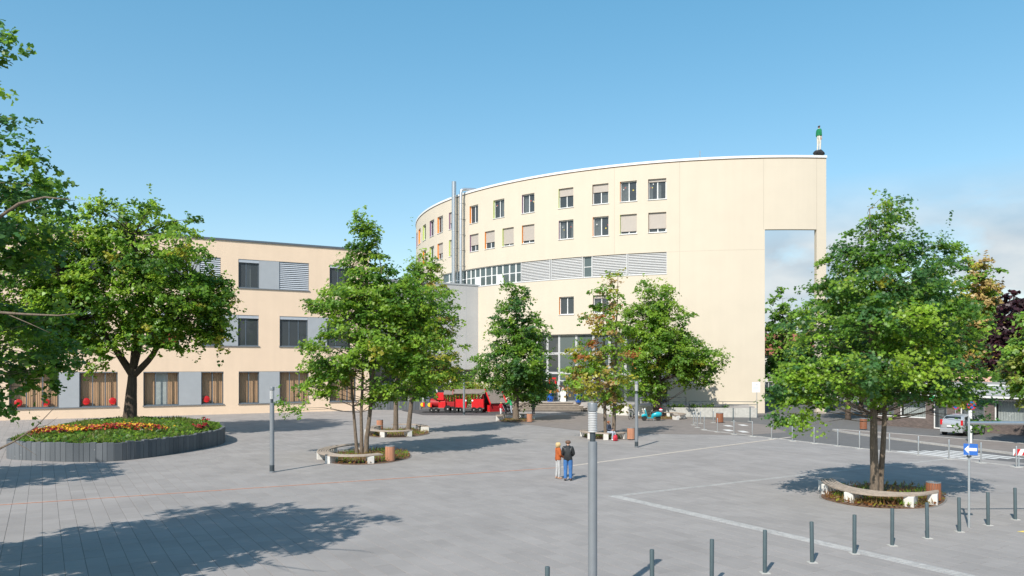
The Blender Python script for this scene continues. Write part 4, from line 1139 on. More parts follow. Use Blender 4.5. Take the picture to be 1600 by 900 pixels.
bgtree('mid green tree seen through the portal opening, close to its right pillar', 'street_tree', 1228, 1322, 440, 640, 104, GREENS, (3, 4, 3, .6))
bgtree('tall green tree directly behind the right portal pillar', 'street_tree', 1290, 1400, 425, 628, 92, GREENS, (4, 4, 2, .3))
bgtree('dense green tree behind the large right-hand oak', 'street_tree', 1385, 1500, 400, 608, 82, GREENS, (3, 4, 2, .4))
bgtree('tan and orange tinged tree rising above the shop row', 'lime_tree', 1480, 1580, 385, 610, 74, [G_MID, G_TAN, G_YEL, G_LIGHT], (1.6, 5, 2, 1), per=64, ncl=250, leaf=.36)
bgtree('copper beech with dark purple leaves at the right edge', 'copper_beech', 1538, 1650, 445, 600, 66, [G_RED, (.07, .022, .025), (.03, .012, .014)], (3, 2, 2), per=60, leaf=.34)
bgtree('yellow-green layered tree at the right edge above the shop window', 'hornbeam_tree', 1560, 1720, 478, 640, 47.5, [G_MID, G_LIGHT, (.17, .2, .035)], (3, 4, 3), per=70, ncl=230, leaf=.24, flat=.35)
bgtree('full green tree filling the gap right of the portal pillar', 'street_tree', 1278, 1372, 430, 640, 72, GREENS, (3, 4, 3, .4), leaf=.36)
bgtree('bright green tree behind the large oak, above the shop roof', 'street_tree', 1400, 1500, 420, 612, 70, GREENS, (2, 4, 3, .6), leaf=.34)
bgtree('far round tree beyond the pale house', 'street_tree', 1195, 1250, 470, 620, 150, GREENS, (4, 4, 1, .2), per=40, ncl=110, leaf=.6)
# far wood closing the horizon
n = 5200
xx = RNG.uniform(-260, 420, n); yy = RNG.uniform(235, 260, n); hh = 9 + 5*np.sin(xx*.06) + 3*np.sin(xx*.17 + 1)
P = np.c_[xx, yy, RNG.random(n)**.7*hh]
leaf_mesh('far_wood', P, RNG.normal(size=(n, 3)) + np.array([-.3, -.8, .8]), RNG.uniform(2, 4.5, n), np.array(G_DEEP)*RNG.uniform(.7, 1.6, (n, 1)), OAK6, LEAFD, None, kind='stuff')
# hedges and shrubs
def shrub(name, label, loc, size, n, leaf, pal, wts, shape=RHOMB, cat='shrub', group=None, stems=5):
    t = thing(name, label, cat, loc, group=group); w, d, h = size
    k = max(6, int(n/45)); c = np.c_[RNG.uniform(-w/2, w/2, k), RNG.uniform(-d/2, d/2, k), h*RNG.uniform(.15, .92, k)**.8]
    idx = RNG.integers(k, size=n); P = c[idx] + RNG.normal(size=(n, 3))*np.array([.2, .2, .17])*max(.6, h*.5)
    P[:, 2] = np.abs(P[:, 2])
    pal = np.array(pal)[RNG.choice(len(pal), k, p=np.array(wts)/sum(wts))][idx]*RNG.uniform(.7, 1.3, (n, 1))
    m = MB()
    for i in range(stems): 
        q = c[RNG.integers(k)]; m.tube([(q[0]*.5, q[1]*.5, 0), (q[0]*.8, q[1]*.8, q[2]*.5), tuple(q)], [.03, .02, .008], 4, False)
    m.build('stems', M_BARKD, t)['kind'] = 'stuff'
    leaf_mesh('foliage', P, RNG.normal(size=(n, 3))*.7 + np.array([0, -.2, .8]), leaf*RNG.uniform(.7, 1.3, n), pal, shape, LEAFD, t)
    return t
shrub('hedge', 'bright yellow-green shrubs directly behind the red play train', (-4.2, 89.3, 0), (6.5, 1.8, 3.3), 2600, .3, [G_LIGHT, (.26, .28, .04), G_MID], (3, 3, 2), cat='hedge')
shrub('hedge', 'dark green shrubs on the left behind the locomotive', (-13.2, 89.4, .7), (6.5, 1.6, 1.9), 1700, .28, [G_MID, G_LIGHT, G_DEEP], (3, 3, 2), cat='hedge')
shrub('shrub', 'green bushes between the play hut and the entrance steps', (.6, 89.8, .3), (5.2, 2.2, 3.4), 2300, .3, GREENS[:3], (3, 4, 2))
shrub('shrub', 'low green planting on the terrace right of the doors', tuple(AW.P(AW.U(948), .95, -2.3)), (5, 1.4, 1.5), 1300, .24, [G_MID, G_LIGHT, G_YEL], (3, 3, .6))
shrub('hedge', 'clipped dark hedge in front of the parked dark vehicles beyond the portal', (34.8, 99, 0), (9, 1.2, 1.5), 2600, .22, [G_DEEP, G_MID], (3, 2), cat='hedge')
a, b = rw[3], rw[4]; mm = a.lerp(b, .33)
t = shrub('trailing_plants', 'strip of low green plants along the top of the ramp wall', (mm.x, mm.y + .55, .88), (7.0, .4, .25), 900, .13, [G_MID, G_DEEP, G_LIGHT], (3, 3, 1), cat='plants')
t.rotation_euler.z = math.atan2((b - a).y, (b - a).x)
# ------------------------------------------------------------------ palisade planter
PLP = [(-27.6, 42.1), (-25, 40.7), (-22.3, 40.2), (-20.4, 41), (-18.95, 45), (-18.7, 50), (-20.9, 54.8), (-24, 58), (-28.4, 60), (-30.8, 58), (-30.8, 53), (-29.6, 48.2)]
ring = spline(PLP, 14, True)
pl = thing('planter', 'large oval planter edged with upright grey palisade stones, at the left', 'planter', (-24.8, 50, 0))
o0 = Vector((-24.8, 50, 0))
M_PALI = slabmat('palisade_stone', False)
M_PALI.node_tree.nodes['Color Ramp'].color_ramp.elements[0].color = (.075, .085, .095, 1); M_PALI.node_tree.nodes['Color Ramp'].color_ramp.elements[1].color = (.13, .14, .15, 1)
# walk the outline at stone widths
L_ = [0]
for a, b in zip(ring, ring[1:] + ring[:1]): L_.append(L_[-1] + (b - a).length)
tot = L_[-1]; s = 0; protos = {}
def onring(s):
    s %= tot
    for i in range(len(ring)):
        if L_[i+1] >= s: return ring[i].lerp(ring[(i+1) % len(ring)], (s - L_[i])/(L_[i+1] - L_[i]))
while s < tot - .2:
    w = rs.choice((.22, .32, .32, .42)); w = min(w, tot - s)
    a, b = onring(s), onring(s + w); s += w
    key = round((b - a).length, 1) if False else w
    if key not in protos:
        o = MB().bbox(.006, w - .006, 0, .2, -.1, 1.0, .012).build('palisade_stone', M_PALI, pl); protos[key] = o
    else: o = protos[key].copy(); COL.objects.link(o)
    ang = math.atan2((b - a).y, (b - a).x)
    o.location = a - o0 + Vector((0, 0, rs.uniform(-.07, .02))); o.rotation_euler = (rs.uniform(-.01, .01), 0, ang)
# mound
m = MB(); c = sum(ring, Vector())/len(ring) - o0; rad = (0.97, .8, .5, .2); hz = (.86, .98, 1.12, 1.18); nR = len(ring)
vs = []
for r, z in zip(rad, hz):
    for p in ring: q = c.lerp(p - o0, r); vs.append((q.x, q.y, z))
vs.append((c.x, c.y, 1.2))
fs = [(k*nR + i, k*nR + (i+1) % nR, (k+1)*nR + (i+1) % nR, (k+1)*nR + i) for k in range(3) for i in range(nR)] + [(3*nR + i, 3*nR + (i+1) % nR, 4*nR) for i in range(nR)]
m.add(vs, fs); m.build('soil', pm('planted_soil', (.075, .075, .03), .95, .4, 3), pl, smooth=True)
def mound(x, y):
    return 1.0
rp = np.array([[p.x, p.y] for p in ring]); cc = rp.mean(0)
def in_planter(n, rmax=.96):
    i = RNG.integers(nR, size=n); f = RNG.random(n)**.5*rmax; q = cc + (rp[i] - cc)*f[:, None]
    z = np.interp(f, [0, .2, .5, .8, .97], [1.2, 1.18, 1.12, .98, .86]); return q, z
n = 15000; q, z = in_planter(n); hgt = RNG.uniform(.10, .34, n)*(1 + .5*np.sin(q[:, 0]*1.7)*np.cos(q[:, 1]*1.1))
P = np.c_[q, z + hgt*.42]
pal = np.array([G_MID, (.13, .18, .035), (.2, .2, .06), (.07, .10, .02)])[RNG.choice(4, n, p=[.25, .35, .2, .2])]*RNG.uniform(.7, 1.3, (n, 1))
Nn = RNG.normal(size=(n, 3)); Nn[:, 2] *= .25; Nn[:, 1] -= .4
leaf_mesh('grass', P, Nn, hgt, pal, RHOMB*np.array([.28, 1.0]), LEAF, None, droop=1.5, kind='stuff')
n = 5200; q, z = in_planter(n); P = np.c_[q, z + RNG.uniform(.02, .2, n)]
leaf_mesh('ground_cover', P, RNG.normal(size=(n, 3))*.5 + np.array([0, -.2, .8]), RNG.uniform(.12, .26, n), np.array([G_MID, G_DEEP, G_LIGHT])[RNG.choice(3, n)]*RNG.uniform(.7, 1.2, (n, 1)), OAK6, LEAF, None, kind='stuff')
# begonias: a long red and yellow drift along the front, two red spots at the right
FL = leafmat('petals', .3, .6)
def drift(name, label, pts, w, n, cols, wts):
    sp = spline(pts, 10); i = RNG.integers(len(sp), size=n); base = np.array([[p.x, p.y] for p in sp])[i]
    P = np.c_[base + RNG.normal(size=(n, 2))*w*.5, np.zeros(n)]
    d = np.linalg.norm(P[:, :2] - cc, axis=1); e = np.linalg.norm(rp[np.argmin(np.linalg.norm(rp[None] - P[:, None, :2], axis=2), axis=1)] - cc, axis=1)
    P[:, 2] = np.interp(d/e, [0, .2, .5, .8, .97], [1.2, 1.18, 1.12, .98, .86]) + RNG.uniform(.26, .46, n)
    grp = np.array(cols)[(RNG.choice(len(cols), 60, p=np.array(wts)/sum(wts)))[(P[:, 0]*5.2 + P[:, 1]*6.1).astype(int) % 60]]
    ok = d/np.maximum(e, .1) < .9; P = P[ok]; grp = grp[ok]; n = len(P)
    leaf_mesh(name, P, RNG.normal(size=(n, 3))*.5 + np.array([0, -.5, .7]), RNG.uniform(.09, .16, n), grp*RNG.uniform(.7, 1.2, (n, 1)), HEART, FL, None, kind='stuff')
    nn = n; Q = P.copy(); Q[:, 2] -= .12; Q += RNG.normal(size=Q.shape)*.08
    leaf_mesh('flower_leaves', Q, RNG.normal(size=(nn, 3))*.5 + np.array([0, -.3, .8]), RNG.uniform(.12, .2, nn), np.array([G_DEEP, (.06, .03, .02), G_MID])[RNG.choice(3, nn)], HEART, LEAF, None, kind='stuff')
RED, YEL, ORA = (.30, .012, .014), (.62, .36, .02), (.42, .07, .01)
fp = [gr(x, y, 1.05) for x, y in ((52, 681), (80, 677), (110, 679), (150, 678), (190, 675), (238, 676))]
drift('flower_bed', '', [(p.x, p.y) for p in fp], .95, 1500, (RED, YEL, ORA, RED), (4, 3, 1, 2))
fp = [gr(x, y, 1.0) for x, y in ((312, 673), (330, 671))]; drift('flower_bed', '', [(p.x, p.y) for p in fp], .5, 110, (RED, (.3, .01, .02)), (3, 2))
fp = [gr(x, y, 1.05) for x, y in ((322, 659.5), (336, 659.5))]; drift('flower_bed', '', [(p.x, p.y) for p in fp], .4, 60, (RED, (.3, .01, .02)), (3, 2))
# low palisade bed behind the play train
lb = thing('raised_bed', 'low grey palisade bed with shrubs behind the play train at the left', 'planter', (-16.4, 88.2, 0))
pr = None
for k in range(20):
    if pr is None: pr = o = MB().bbox(.006, .354, 0, .2, -.1, .95, .012).build('palisade_stone', M_PALI, lb)
    else: o = pr.copy(); COL.objects.link(o)
    o.location = (k*.36, 0, rs.uniform(-.03, .02))
MB().box(0, 7.2, .2, 2.6, 0, .8).build('soil', M_SOIL, lb)
# ------------------------------------------------------------------ curved benches
def resample(P, n):
    d = [0]
    for a, b in zip(P, P[1:]): d.append(d[-1] + (b - a).length)
    out = []
    for k in range(n):
        s = d[-1]*k/(n - 1); i = 0
        while i < len(P) - 2 and d[i+1] < s: i += 1
        out.append(P[i].lerp(P[i+1], (s - d[i])/max(1e-9, d[i+1] - d[i])))
    return out
def bench(label, inner, outer, legs, loc, bed=None, zt=.46, nsl=5):
    t = thing('curved_bench', label, 'bench', loc, group='curved benches round the trees')
    inner = [Vector((p.x, p.y, 0)) for p in inner]; outer = [Vector((p.x, p.y, 0)) for p in outer]
    n = 30; I = resample(spline(inner, 6), n); O = resample(spline(outer, 6), n); lo = Vector(loc)
    for k in range(nsl):
        f0, f1 = (k + .14)/nsl, (k + .86)/nsl
        m = MB(); vs = []
        for a, b in zip(I, O):
            p, q = a.lerp(b, f0) - lo, a.lerp(b, f1) - lo
            vs += [(p.x, p.y, zt - .06), (q.x, q.y, zt - .06), (q.x, q.y, zt - .008), (q.x*.9 + p.x*.1, q.y*.9 + p.y*.1, zt), (p.x*.9 + q.x*.1, p.y*.9 + q.y*.1, zt), (p.x, p.y, zt - .008)]
        fs = [(6*i + e, 6*i + (e+1) % 6, 6*(i+1) + (e+1) % 6, 6*(i+1) + e) for i in range(n - 1) for e in range(6)] + [(5, 4, 3, 2, 1, 0), tuple(range(6*(n-1), 6*n))]
        m.add(vs, fs).build('seat_slat', M_WOOD, t, recalc=True)
    for f in legs:
        i = min(n - 2, int(f*(n - 1))); a, b = I[i], O[i]; M = yaxis(a - lo, b - lo); ln = (b - a).length
        m = MB(); m.bbox(.03, ln - .02, -.17, .17, 0, zt - .065, .015, M); m.build('support_block', M_CONCL, t)
    return t
def mulch(pts, label_kind, grass=True, n=500, pal=None):
    sp = spline(pts, 6, True); c = sum(sp, Vector())/len(sp); m = MB(); k = len(sp); vs = []
    for r, z in ((1, .012), (.8, .05), (.4, .09)):
        for p in sp: q = c.lerp(p, r); vs.append((q.x, q.y, z))
    vs.append((c.x, c.y, .1))
    m.add(vs, [(j*k + i, j*k + (i+1) % k, (j+1)*k + (i+1) % k, (j+1)*k + i) for j in range(2) for i in range(k)] + [(2*k + i, 2*k + (i+1) % k, 3*k) for i in range(k)])
    o = tag(m.build('mulch_bed', M_SOIL, smooth=True), kind='structure')
    e = MB(); vs = []
    for i, p in enumerate(sp):
        d = (p - c).normalized(); vs += [(p.x + d.x*.07, p.y + d.y*.07, 0), (p.x + d.x*.06, p.y + d.y*.06, .02), (p.x, p.y, .02), (p.x, p.y, 0)]
    e.add(vs, [(4*i + q, 4*((i+1) % k) + q, 4*((i+1) % k) + q + 1, 4*i + q + 1) for i in range(k) for q in range(3)])
    tag(e.build('bed_edging', pm('edging_steel', (.2, .19, .18), .8, .1)), kind='structure')
    n = n*3; i = RNG.integers(k, size=n); f = RNG.random(n)**.5*.95; A = np.array([[p.x, p.y] for p in sp]); cc_ = np.array([c.x, c.y])
    q = cc_ + (A[i] - cc_)*f[:, None]; hg = RNG.uniform(.05, .26, n)*(1.0 if grass else .5)
    pal = np.array(pal or [G_MID, G_LIGHT, (.3, .2, .07), (.25, .12, .05)])
    Nn = RNG.normal(size=(n, 3)); Nn[:, 2] *= .3; Nn[:, 1] -= .3
    leaf_mesh('bed_grass', np.c_[q, .08 + hg*.4], Nn, hg, pal[((q[:, 0]*1.7 + np.sin(q[:, 1]*2)*1.5).astype(int)) % len(pal)]*RNG.uniform(.6, 1.3, (n, 1)), RHOMB*np.array([.22, 1.1]), LEAF, None, droop=1, kind='stuff')
    nl = n//5; i = RNG.integers(k, size=nl); f = RNG.random(nl)**.5; q = cc_ + (A[i] - cc_)*f[:, None]
    leaf_mesh('fallen_leaves', np.c_[q, np.full(nl, .1) + .02], RNG.normal(size=(nl, 3))*.3 + np.array([0, 0, 1]), RNG.uniform(.08, .16, nl), np.array([(.3, .13, .04), (.22, .1, .04), G_YEL])[RNG.choice(3, nl)], OAK6, LEAF, None, kind='stuff')
def ell(cx, cy, rx, ry, a0, a1, n=14):
    return [Vector((cx + rx*math.cos(R_(a0 + (a1 - a0)*k/(n-1))), cy + ry*math.sin(R_(a0 + (a1 - a0)*k/(n-1))), 0)) for k in range(n)]
# right foreground bench, traced where it stands
O_ = [gr(x, y, .40) for x, y in ((1281, 750), (1288, 757), (1306, 764.5), (1337.5, 772), (1374, 775.6), (1416, 776), (1442.5, 774.6), (1467, 770.5))]
I_ = [gr(x, y, .46) for x, y in ((1303, 746.5), (1309, 751.5), (1322, 757.5), (1343, 762.5), (1379.5, 767), (1416, 768.8), (1446, 767.8), (1466, 764.2))]
bench('curved slatted bench on pale blocks round the large oak in the right foreground', I_, O_, (.05, .2, .48, .77, .96), gr(1375, 782))
mulch([gr(1283, 777), gr(1306, 786), gr(1345, 792.5), gr(1390, 795.5), gr(1440, 795), gr(1470, 788), gr(1475, 775), gr(1440, 762), gr(1360, 757), gr(1300, 764)], '', n=900, pal=[(.28, .2, .07), (.25, .13, .05), G_LIGHT, (.2, .16, .06)])
c = Vector((-8.2, 42.4, 0))
bench('curved slatted bench round the three-stemmed tree, open towards a litter bin', ell(c.x, c.y, 1.75, 2.7, 105, 312), ell(c.x, c.y, 2.4, 3.4, 105, 310), (.04, .3, .5, .72, .96), c)
mulch(ell(c.x + .3, c.y, 2.3, 3.5, 0, 340, 12), '', n=700)
c = Vector((-8.5, 57.4, 0))
bench('curved bench in half shade round the two-trunked yellowing tree', ell(c.x, c.y, 1.7, 2.9, -50, -215), ell(c.x, c.y, 2.35, 3.6, -50, -215), (.05, .3, .6, .95), c)
bench('short bench piece at the rear of the two-trunked yellowing tree', ell(c.x, c.y, 1.7, 2.9, 20, 115), ell(c.x, c.y, 2.35, 3.6, 15, 115), (.05, .4, .95), c)
mulch(ell(c.x, c.y, 2.3, 3.6, 0, 340, 12), '', n=500)
c = Vector((.35, 71.4, 0))
bench('curved bench round the dark egg-shaped tree in front of the entrance', ell(c.x, c.y, 1.25, 1.7, 15, 210), ell(c.x, c.y, 1.9, 2.4, 15, 210), (.04, .3, .65, .96), c)
mulch(ell(c.x, c.y - .4, 1.7, 2.6, 0, 340, 12), '', False, n=260)
c = Vector((6.5, 54.2, 0))
bench('curved bench under the thin autumn tree with a person sitting on it', ell(c.x, c.y, 1.15, 1.5, 150, 330), ell(c.x, c.y, 1.75, 2.1, 150, 330), (.04, .45, .68, .96), c)
mulch(ell(c.x + .2, c.y + .1, 1.7, 2.0, 0, 340, 12), '', n=420, pal=[(.14, .07, .04), (.2, .1, .05), G_LIGHT, (.18, .3, .04)])
c = Vector((14.4, 74.0, 0))
bench('curved bench half hidden behind the turquoise scooter under the maple', ell(c.x, c.y, 1.6, 2.0, -70, 120), ell(c.x, c.y, 2.25, 2.7, -70, 120), (.05, .4, .7, .96), c)
mulch(ell(c.x - .5, c.y + .3, 2.2, 2.6, 0, 340, 12), '', False, n=300)

# ------------------------------------------------------------------ litter bins
M_BINW = pm('bin_wood', (0.47, 0.22, 0.13), 0.6, 0.15, 7, .15, 30, stretch=(5, 5, .5)); M_BIND = pm('dark_bin_wood', (0.26, 0.10, 0.05), 0.6, 0.2, 7, .15, 30, stretch=(5, 5, .5))
def bin_(label, loc, h=.8, r=.24, mat=M_BINW):
    t = thing('litter_bin', label, 'litter bin', loc, rs.uniform(0, 1), 'round wooden litter bins')
    n = 18; pr = None
    for k in range(n):
        a = 2*math.pi*k/n
        if pr is None: pr = o = MB().bbox(-r*math.pi/n + .006, r*math.pi/n - .006, -.012, .012, .05, h, .005).build('slat', mat, t)
        else: o = pr.copy(); COL.objects.link(o)
        o.location = (r*math.sin(a), -r*math.cos(a), 0); o.rotation_euler = (0, 0, a)
    MB().lathe([(r - .03, .02), (r - .03, h - .02), (r + .015, h - .02), (r + .015, h + .02), (r - .05, h + .025), (r - .06, h - .1), (.01, h - .12)], 20).build('liner', M_GREYM, t, smooth=40)
    MB().lathe([(r + .015, .03), (r + .015, .06), (r - .03, .06)], 20).build('base_ring', M_DARKM, t)
    return t
bin_('reddish wooden litter bin beside the three-stemmed tree bench, standing in the sun', gr(609.5, 720.8))
bin_('shaded wooden litter bin behind the bench of the two-trunked yellowing tree', gr(593.5, 672), mat=M_BINW)
bin_('wooden litter bin at the bench round the egg-shaped tree', gr(827.5, 659.7), .78)
bin_('reddish wooden litter bin right of the seated person, next to the lamp', gr(985.8, 687))
bin_('dark brown wooden litter bin among the steel posts by the ramp wall', gr(1124.5, 660.5), .85, .3, M_BIND)
bin_('wooden litter bin at the right end of the large foreground bench', Vector((15.6, 28.55, 0)), .70, mat=M_BIND)  # besides the brown stain, the darker wood colour stands in for shade
bin_('small dark brown litter bin on the street side behind the large oak', gr(1349, 671), .85, .25, M_BIND)

# ------------------------------------------------------------------ lamps
M_LGLASS = pm('lamp_glass', (.72, .72, .70), .25, .03, 3)
def lamp(label, loc, h, r):
    t = thing('lamp_post', label, 'street lamp', loc, 0, 'cylindrical plaza lamps'); s = h/4.1
    MB().lathe([(r*1.25, 0), (r*1.25, .05), (r*1.02, .06), (r, .08), (r, h - .78*s), (r*.98, h - .77*s), (r*.6, h - .765*s)], 20).build('shaft', M_GREYM, t, smooth=35)
    MB().lathe([(r*1.06, .0), (r*1.06, .34), (r*.9, .36)], 20).build('base_sleeve', M_DARKM, t, smooth=35)
    MB().lathe([(r*.62, h - .78*s), (r*.62, h - .56*s)], 16).build('neck', M_DARKM, t, smooth=35)
    o = MB().lathe([(r*.62, h - .57*s), (r*.62, h - .17*s)], 16).build('light_glass', M_LGLASS, t, smooth=35)
    for k in range(12):
        z = h - .575*s + .41*s*k/12
        MB().lathe([(r*.66, z), (r*.98, z - .004), (r*1.0, z + .012*s), (r*.95, z + .018*s), (r*.66, z + .024*s)], 20).build('louvre_ring', M_LOUV, t, smooth=35)
    MB().lathe([(r*.95, h - .17*s), (r*1.06, h - .165*s), (r*1.06, h - .012), (r*1.0, h), (.01, h + .004)], 20).build('cap', M_GREYM, t, smooth=35)
    return t
lamp('nearest grey lamp post, cut off by the lower edge of the view', Vector((xat(926, 15.9), 15.9, 0)), zat(629.5, 15.9), .094)
lamp('grey lamp post at the left between planter and three-stemmed tree', gr(425, 738), 4.02, .105)
lamp('grey lamp post beside the seated person and litter bin', gr(994.5, 698.8), 4.05, .105)
t = lamp('grey lamp post in front of the red play train', gr(725, 648.5), 4.45, .115)

# ------------------------------------------------------------------ bollards and posts
M_BOLL = pm('blue_grey_bollard', (0.075, 0.105, 0.115), .45, .08, 5, metallic=.2)
def bollard(label, loc, pr=[None]):
    t = thing('bollard', label, 'bollard', loc, 0, 'dark bollards in a row along the front')
    if pr[0] is None:
        a = MB().lathe([(.05, 0), (.05, 1.02), (.045, 1.035), (.005, 1.04)], 14).build('post', M_BOLL, t, smooth=35)
        b = MB().box(-.11, .11, -.11, .11, -.02, .012).build('base_plate', M_CONC, t)
        pr[0] = (a, b)
    else:
        for p in pr[0]: c = p.copy(); COL.objects.link(c); c.parent = t
    return t
NUM = ['first', 'second', 'third', 'fourth', 'fifth', 'sixth', 'seventh', 'eighth', 'ninth', 'tenth', 'eleventh', 'twelfth', 'thirteenth', 'fourteenth', 'fifteenth', 'sixteenth', 'seventeenth', 'eighteenth', 'nineteenth', 'twentieth']
tops = [(855, 885), (1019, 858), (1112, 842), (1195, 828), (1269, 815), (1335, 804), (1394, 794), (1449, 785), (1499, 777), (1544, 769), (1586.5, 762)]
for i, (x, y) in enumerate(tops):
    extra = ['left of the lamp post', 'right of the lamp post', '', '', '', '', 'in front of the round bench', 'in front of the bench end', 'left of the sign pole', 'right of the sign pole', 'at the end'][i]
    Y = F*(EH - 1.04)/(y - HY)
    bollard(f'{NUM[i]} dark bollard from the left in the front row{", " if extra else ""}{extra}', Vector((xat(x, Y), Y, 0))).rotation_euler = (rs.uniform(-.012, .012), rs.uniform(-.012, .012), 0)
def spost(label, loc, h=1.05, r=.038, mat=M_SILVER, pr={}):
    t = thing('steel_post', label, 'post', loc, 0, 'steel posts between plaza and street')
    k = (h, r, mat.name)
    if k not in pr:
        a = MB().lathe([(r, 0), (r, h - .02), (r*.8, h), (.003, h + .005)], 12).build('post', mat, t, smooth=35)
        b = MB().box(-.2, .2, -.2, .2, -.02, .0155).build('base_plate', M_CONC, t); pr[k] = (a, b)
    else:
        for p in pr[k]: c = p.copy(); COL.objects.link(c); c.parent = t
    return t
row = [(1100.3, 671), (1121, 675), (1146.7, 678.8), (1175.5, 682), (1205.5, 685.6), (1238, 689), (1272, 692.7), (1309, 696.7), (1343, 700.7), (1389.7, 705.7), (1435, 711), (1482.7, 717.3), (1532.7, 723.3), (1588, 730)]
for i, (x, y) in enumerate(row):
    spost(f'{NUM[i]} slim steel post from the left in the long row along the kerb', gr(x, y))
for i, ((x, y), d) in enumerate(zip([(1083.5, 664), (1086.5, 661), (1089.3, 668), (1094.5, 661.5), (1114.6, 660.5)],
                                   ('leftmost in the loose cluster by the ramp wall', 'in the cluster by the ramp wall, behind the leftmost one', 'nearest in the cluster by the ramp wall', 'right in the cluster by the ramp wall', 'alone just left of the dark brown bin'))):
    spost('slim steel post ' + d, gr(x, y))
spost('dark grey post standing between the white road markings near the ramp wall', gr(1145.6, 659), 1.25, .05, M_BOLL)
spost('dark grey post at the right end of the ramp wall', gr(1172, 658.3), 1.3, .05, M_BOLL)

# ------------------------------------------------------------------ signs
M_BLUE = pm('sign_blue', (0.025, 0.12, 0.42), .4, .03); M_SIGNW = pm('sign_white', (.75, .75, .75), .4, .02); M_SRED = pm('sign_red', (.55, .02, .02), .4, .03)
M_POLE = pm('galvanised_pole', (.42, .45, .46), .4, .08, 8, metallic=.5)
p = gr(1514, 824.5); t = thing('one_way_sign', 'thin pale pole with blue one-way arrow sign, among the front bollards on the right', 'traffic sign', p)
MB().tube([(0, 0, 0), (0, 0, zat(652, p.y))], .034, 10).build('pole', M_POLE, t, smooth=40)
s = t; zz = zat(702, p.y); hw, hh_ = .19, .175
sg = MB().box(-hw, hw, -.055, -.045, -hh_, hh_).build('sign_plate', M_BLUE, t, loc=(.05, 0, zz), rz=R_(-28))
m = MB(); m.prism([(-.165, 0), (-.06, .12), (-.06, .045), (.165, .045), (.165, -.045), (-.06, -.045), (-.06, -.12)], 0, .003, Matrix(((1, 0, 0, 0), (0, 0, -1, -.0555), (0, 1, 0, 0), (0, 0, 0, 1))))
m.build('white_arrow', M_SIGNW, sg)
MB().box(-.05, .05, -.05, .045, -.03, .03).build('clamp', M_DARKM, t, loc=(0, 0, zz - .22))
t2 = thing('height_bar', 'long horizontal silver tube running from the sign pole out of the right edge', 'barrier', (p.x, p.y + .06, 0))
zb_ = zat(661, p.y)
MB().tube([(-.05, 0, zb_), (7.2, .3, zb_ - .06)], .055, 12).build('tube', M_SILVER, t2, smooth=40)
MB().tube([(6.9, .3, 0), (6.9, .3, zb_ + .05)], .05, 10).build('end_post', M_POLE, t2, smooth=40)
MB().lathe([(.07, zb_ - .09), (.07, zb_ + .09)], 12, (0.0, 0.01, 0)).build('clamp', M_DARKM, t2)
p = gr(1516, 695); t = thing('no_stopping_sign', 'white post with round blue and red no-stopping sign across the street', 'traffic sign', p)
MB().tube([(0, 0, 0), (0, 0, zat(624, p.y))], .11, 12).build('post', M_WHITE, t, smooth=40)
zz = zat(632.5, p.y); rr_ = .3
FY = Matrix(((1, 0, 0, 0), (0, 0, -1, 0), (0, 1, 0, 0), (0, 0, 0, 1)))
def disc(m, r, y0, y1, n=24): m.prism([(r*math.cos(2*math.pi*k/n), r*math.sin(2*math.pi*k/n)) for k in range(n)], -y0, -y1, FY); return m
d = disc(MB(), rr_, -.13, -.15).build('sign_disc', M_BLUE, t, loc=(0, 0, zz))
m = MB(); n = 24; vs = []
for k in range(n): c_, s_ = math.cos(2*math.pi*k/n), math.sin(2*math.pi*k/n); vs += [(rr_*1.0*c_, -.153, rr_*s_), (rr_*.8*c_, -.153, rr_*.8*s_)]
m.add(vs, [(2*k, 2*((k+1) % n), 2*((k+1) % n)+1, 2*k+1) for k in range(n)]); 
for a in (45, -45): m.box(-rr_*.85, rr_*.85, -.1535 - a*1e-5, -.151, -.03, .03, Matrix.Rotation(R_(a), 4, 'Y'))
m.build('red_ring', M_SRED, d)
p = gr(1493, 676); t = thing('no_stopping_sign', 'second round no-stopping sign on a thin pole left of the white post, half in leaves', 'traffic sign', p)
MB().tube([(0, 0, 0), (0, 0, zat(628, p.y))], .03, 8).build('post', M_POLE, t)
zz = zat(634, p.y); d = disc(MB(), .26, -.035, -.05).build('sign_disc', M_BLUE, t, loc=(0, 0, zz))
m = MB(); rr_ = .26; vs = []
for k in range(n): c_, s_ = math.cos(2*math.pi*k/n), math.sin(2*math.pi*k/n); vs += [(rr_*c_, -.053, rr_*s_), (rr_*.8*c_, -.053, rr_*.8*s_)]
m.add(vs, [(2*k, 2*((k+1) % n), 2*((k+1) % n)+1, 2*k+1) for k in range(n)]); m.box(-rr_*.85, rr_*.85, -.054, -.051, -.03, .03, Matrix.Rotation(R_(45), 4, 'Y')); m.build('red_ring', M_SRED, d)
p = Vector((xat(1519, 52), 52, 0)); t = thing('street_lantern', 'old-style street lantern on a dark pole in front of the white fascia', 'street lamp', p)
zz = zat(607, 52); MB().tube([(0, 0, 0), (0, 0, 1), (0, 0, zz - .1)], [.08, .05, .04], 10).build('pole', M_DARKM, t)
MB().lathe([(.08, zz - .1), (.2, zz + .3)], 6).build('lantern_glass', M_LGLASS, t); MB().lathe([(.26, zz + .3), (.24, zz + .36), (.06, zz + .55), (.02, zz + .7)], 6).build('lantern_roof', M_DARKM, t)
p = gr(1588, 730) + Vector((0, .1, 0)); t = thing('barrier_board', 'red and white striped barrier board at the right edge of the street', 'barrier', p)
zz = zat(706.5, p.y); bo = MB().box(-.1, 1.9, -.03, 0, -.16, .16).build('board', M_SIGNW, t, loc=(0, 0, zz))
for k in range(5):
    x = -.08 + .4*k; m = MB(); m.prism([(x, -.159), (x + .18, -.159), (x + .34, .159), (x + .16, .159)], .0305, .033, FY); m.build('red_stripe', M_SRED, bo)
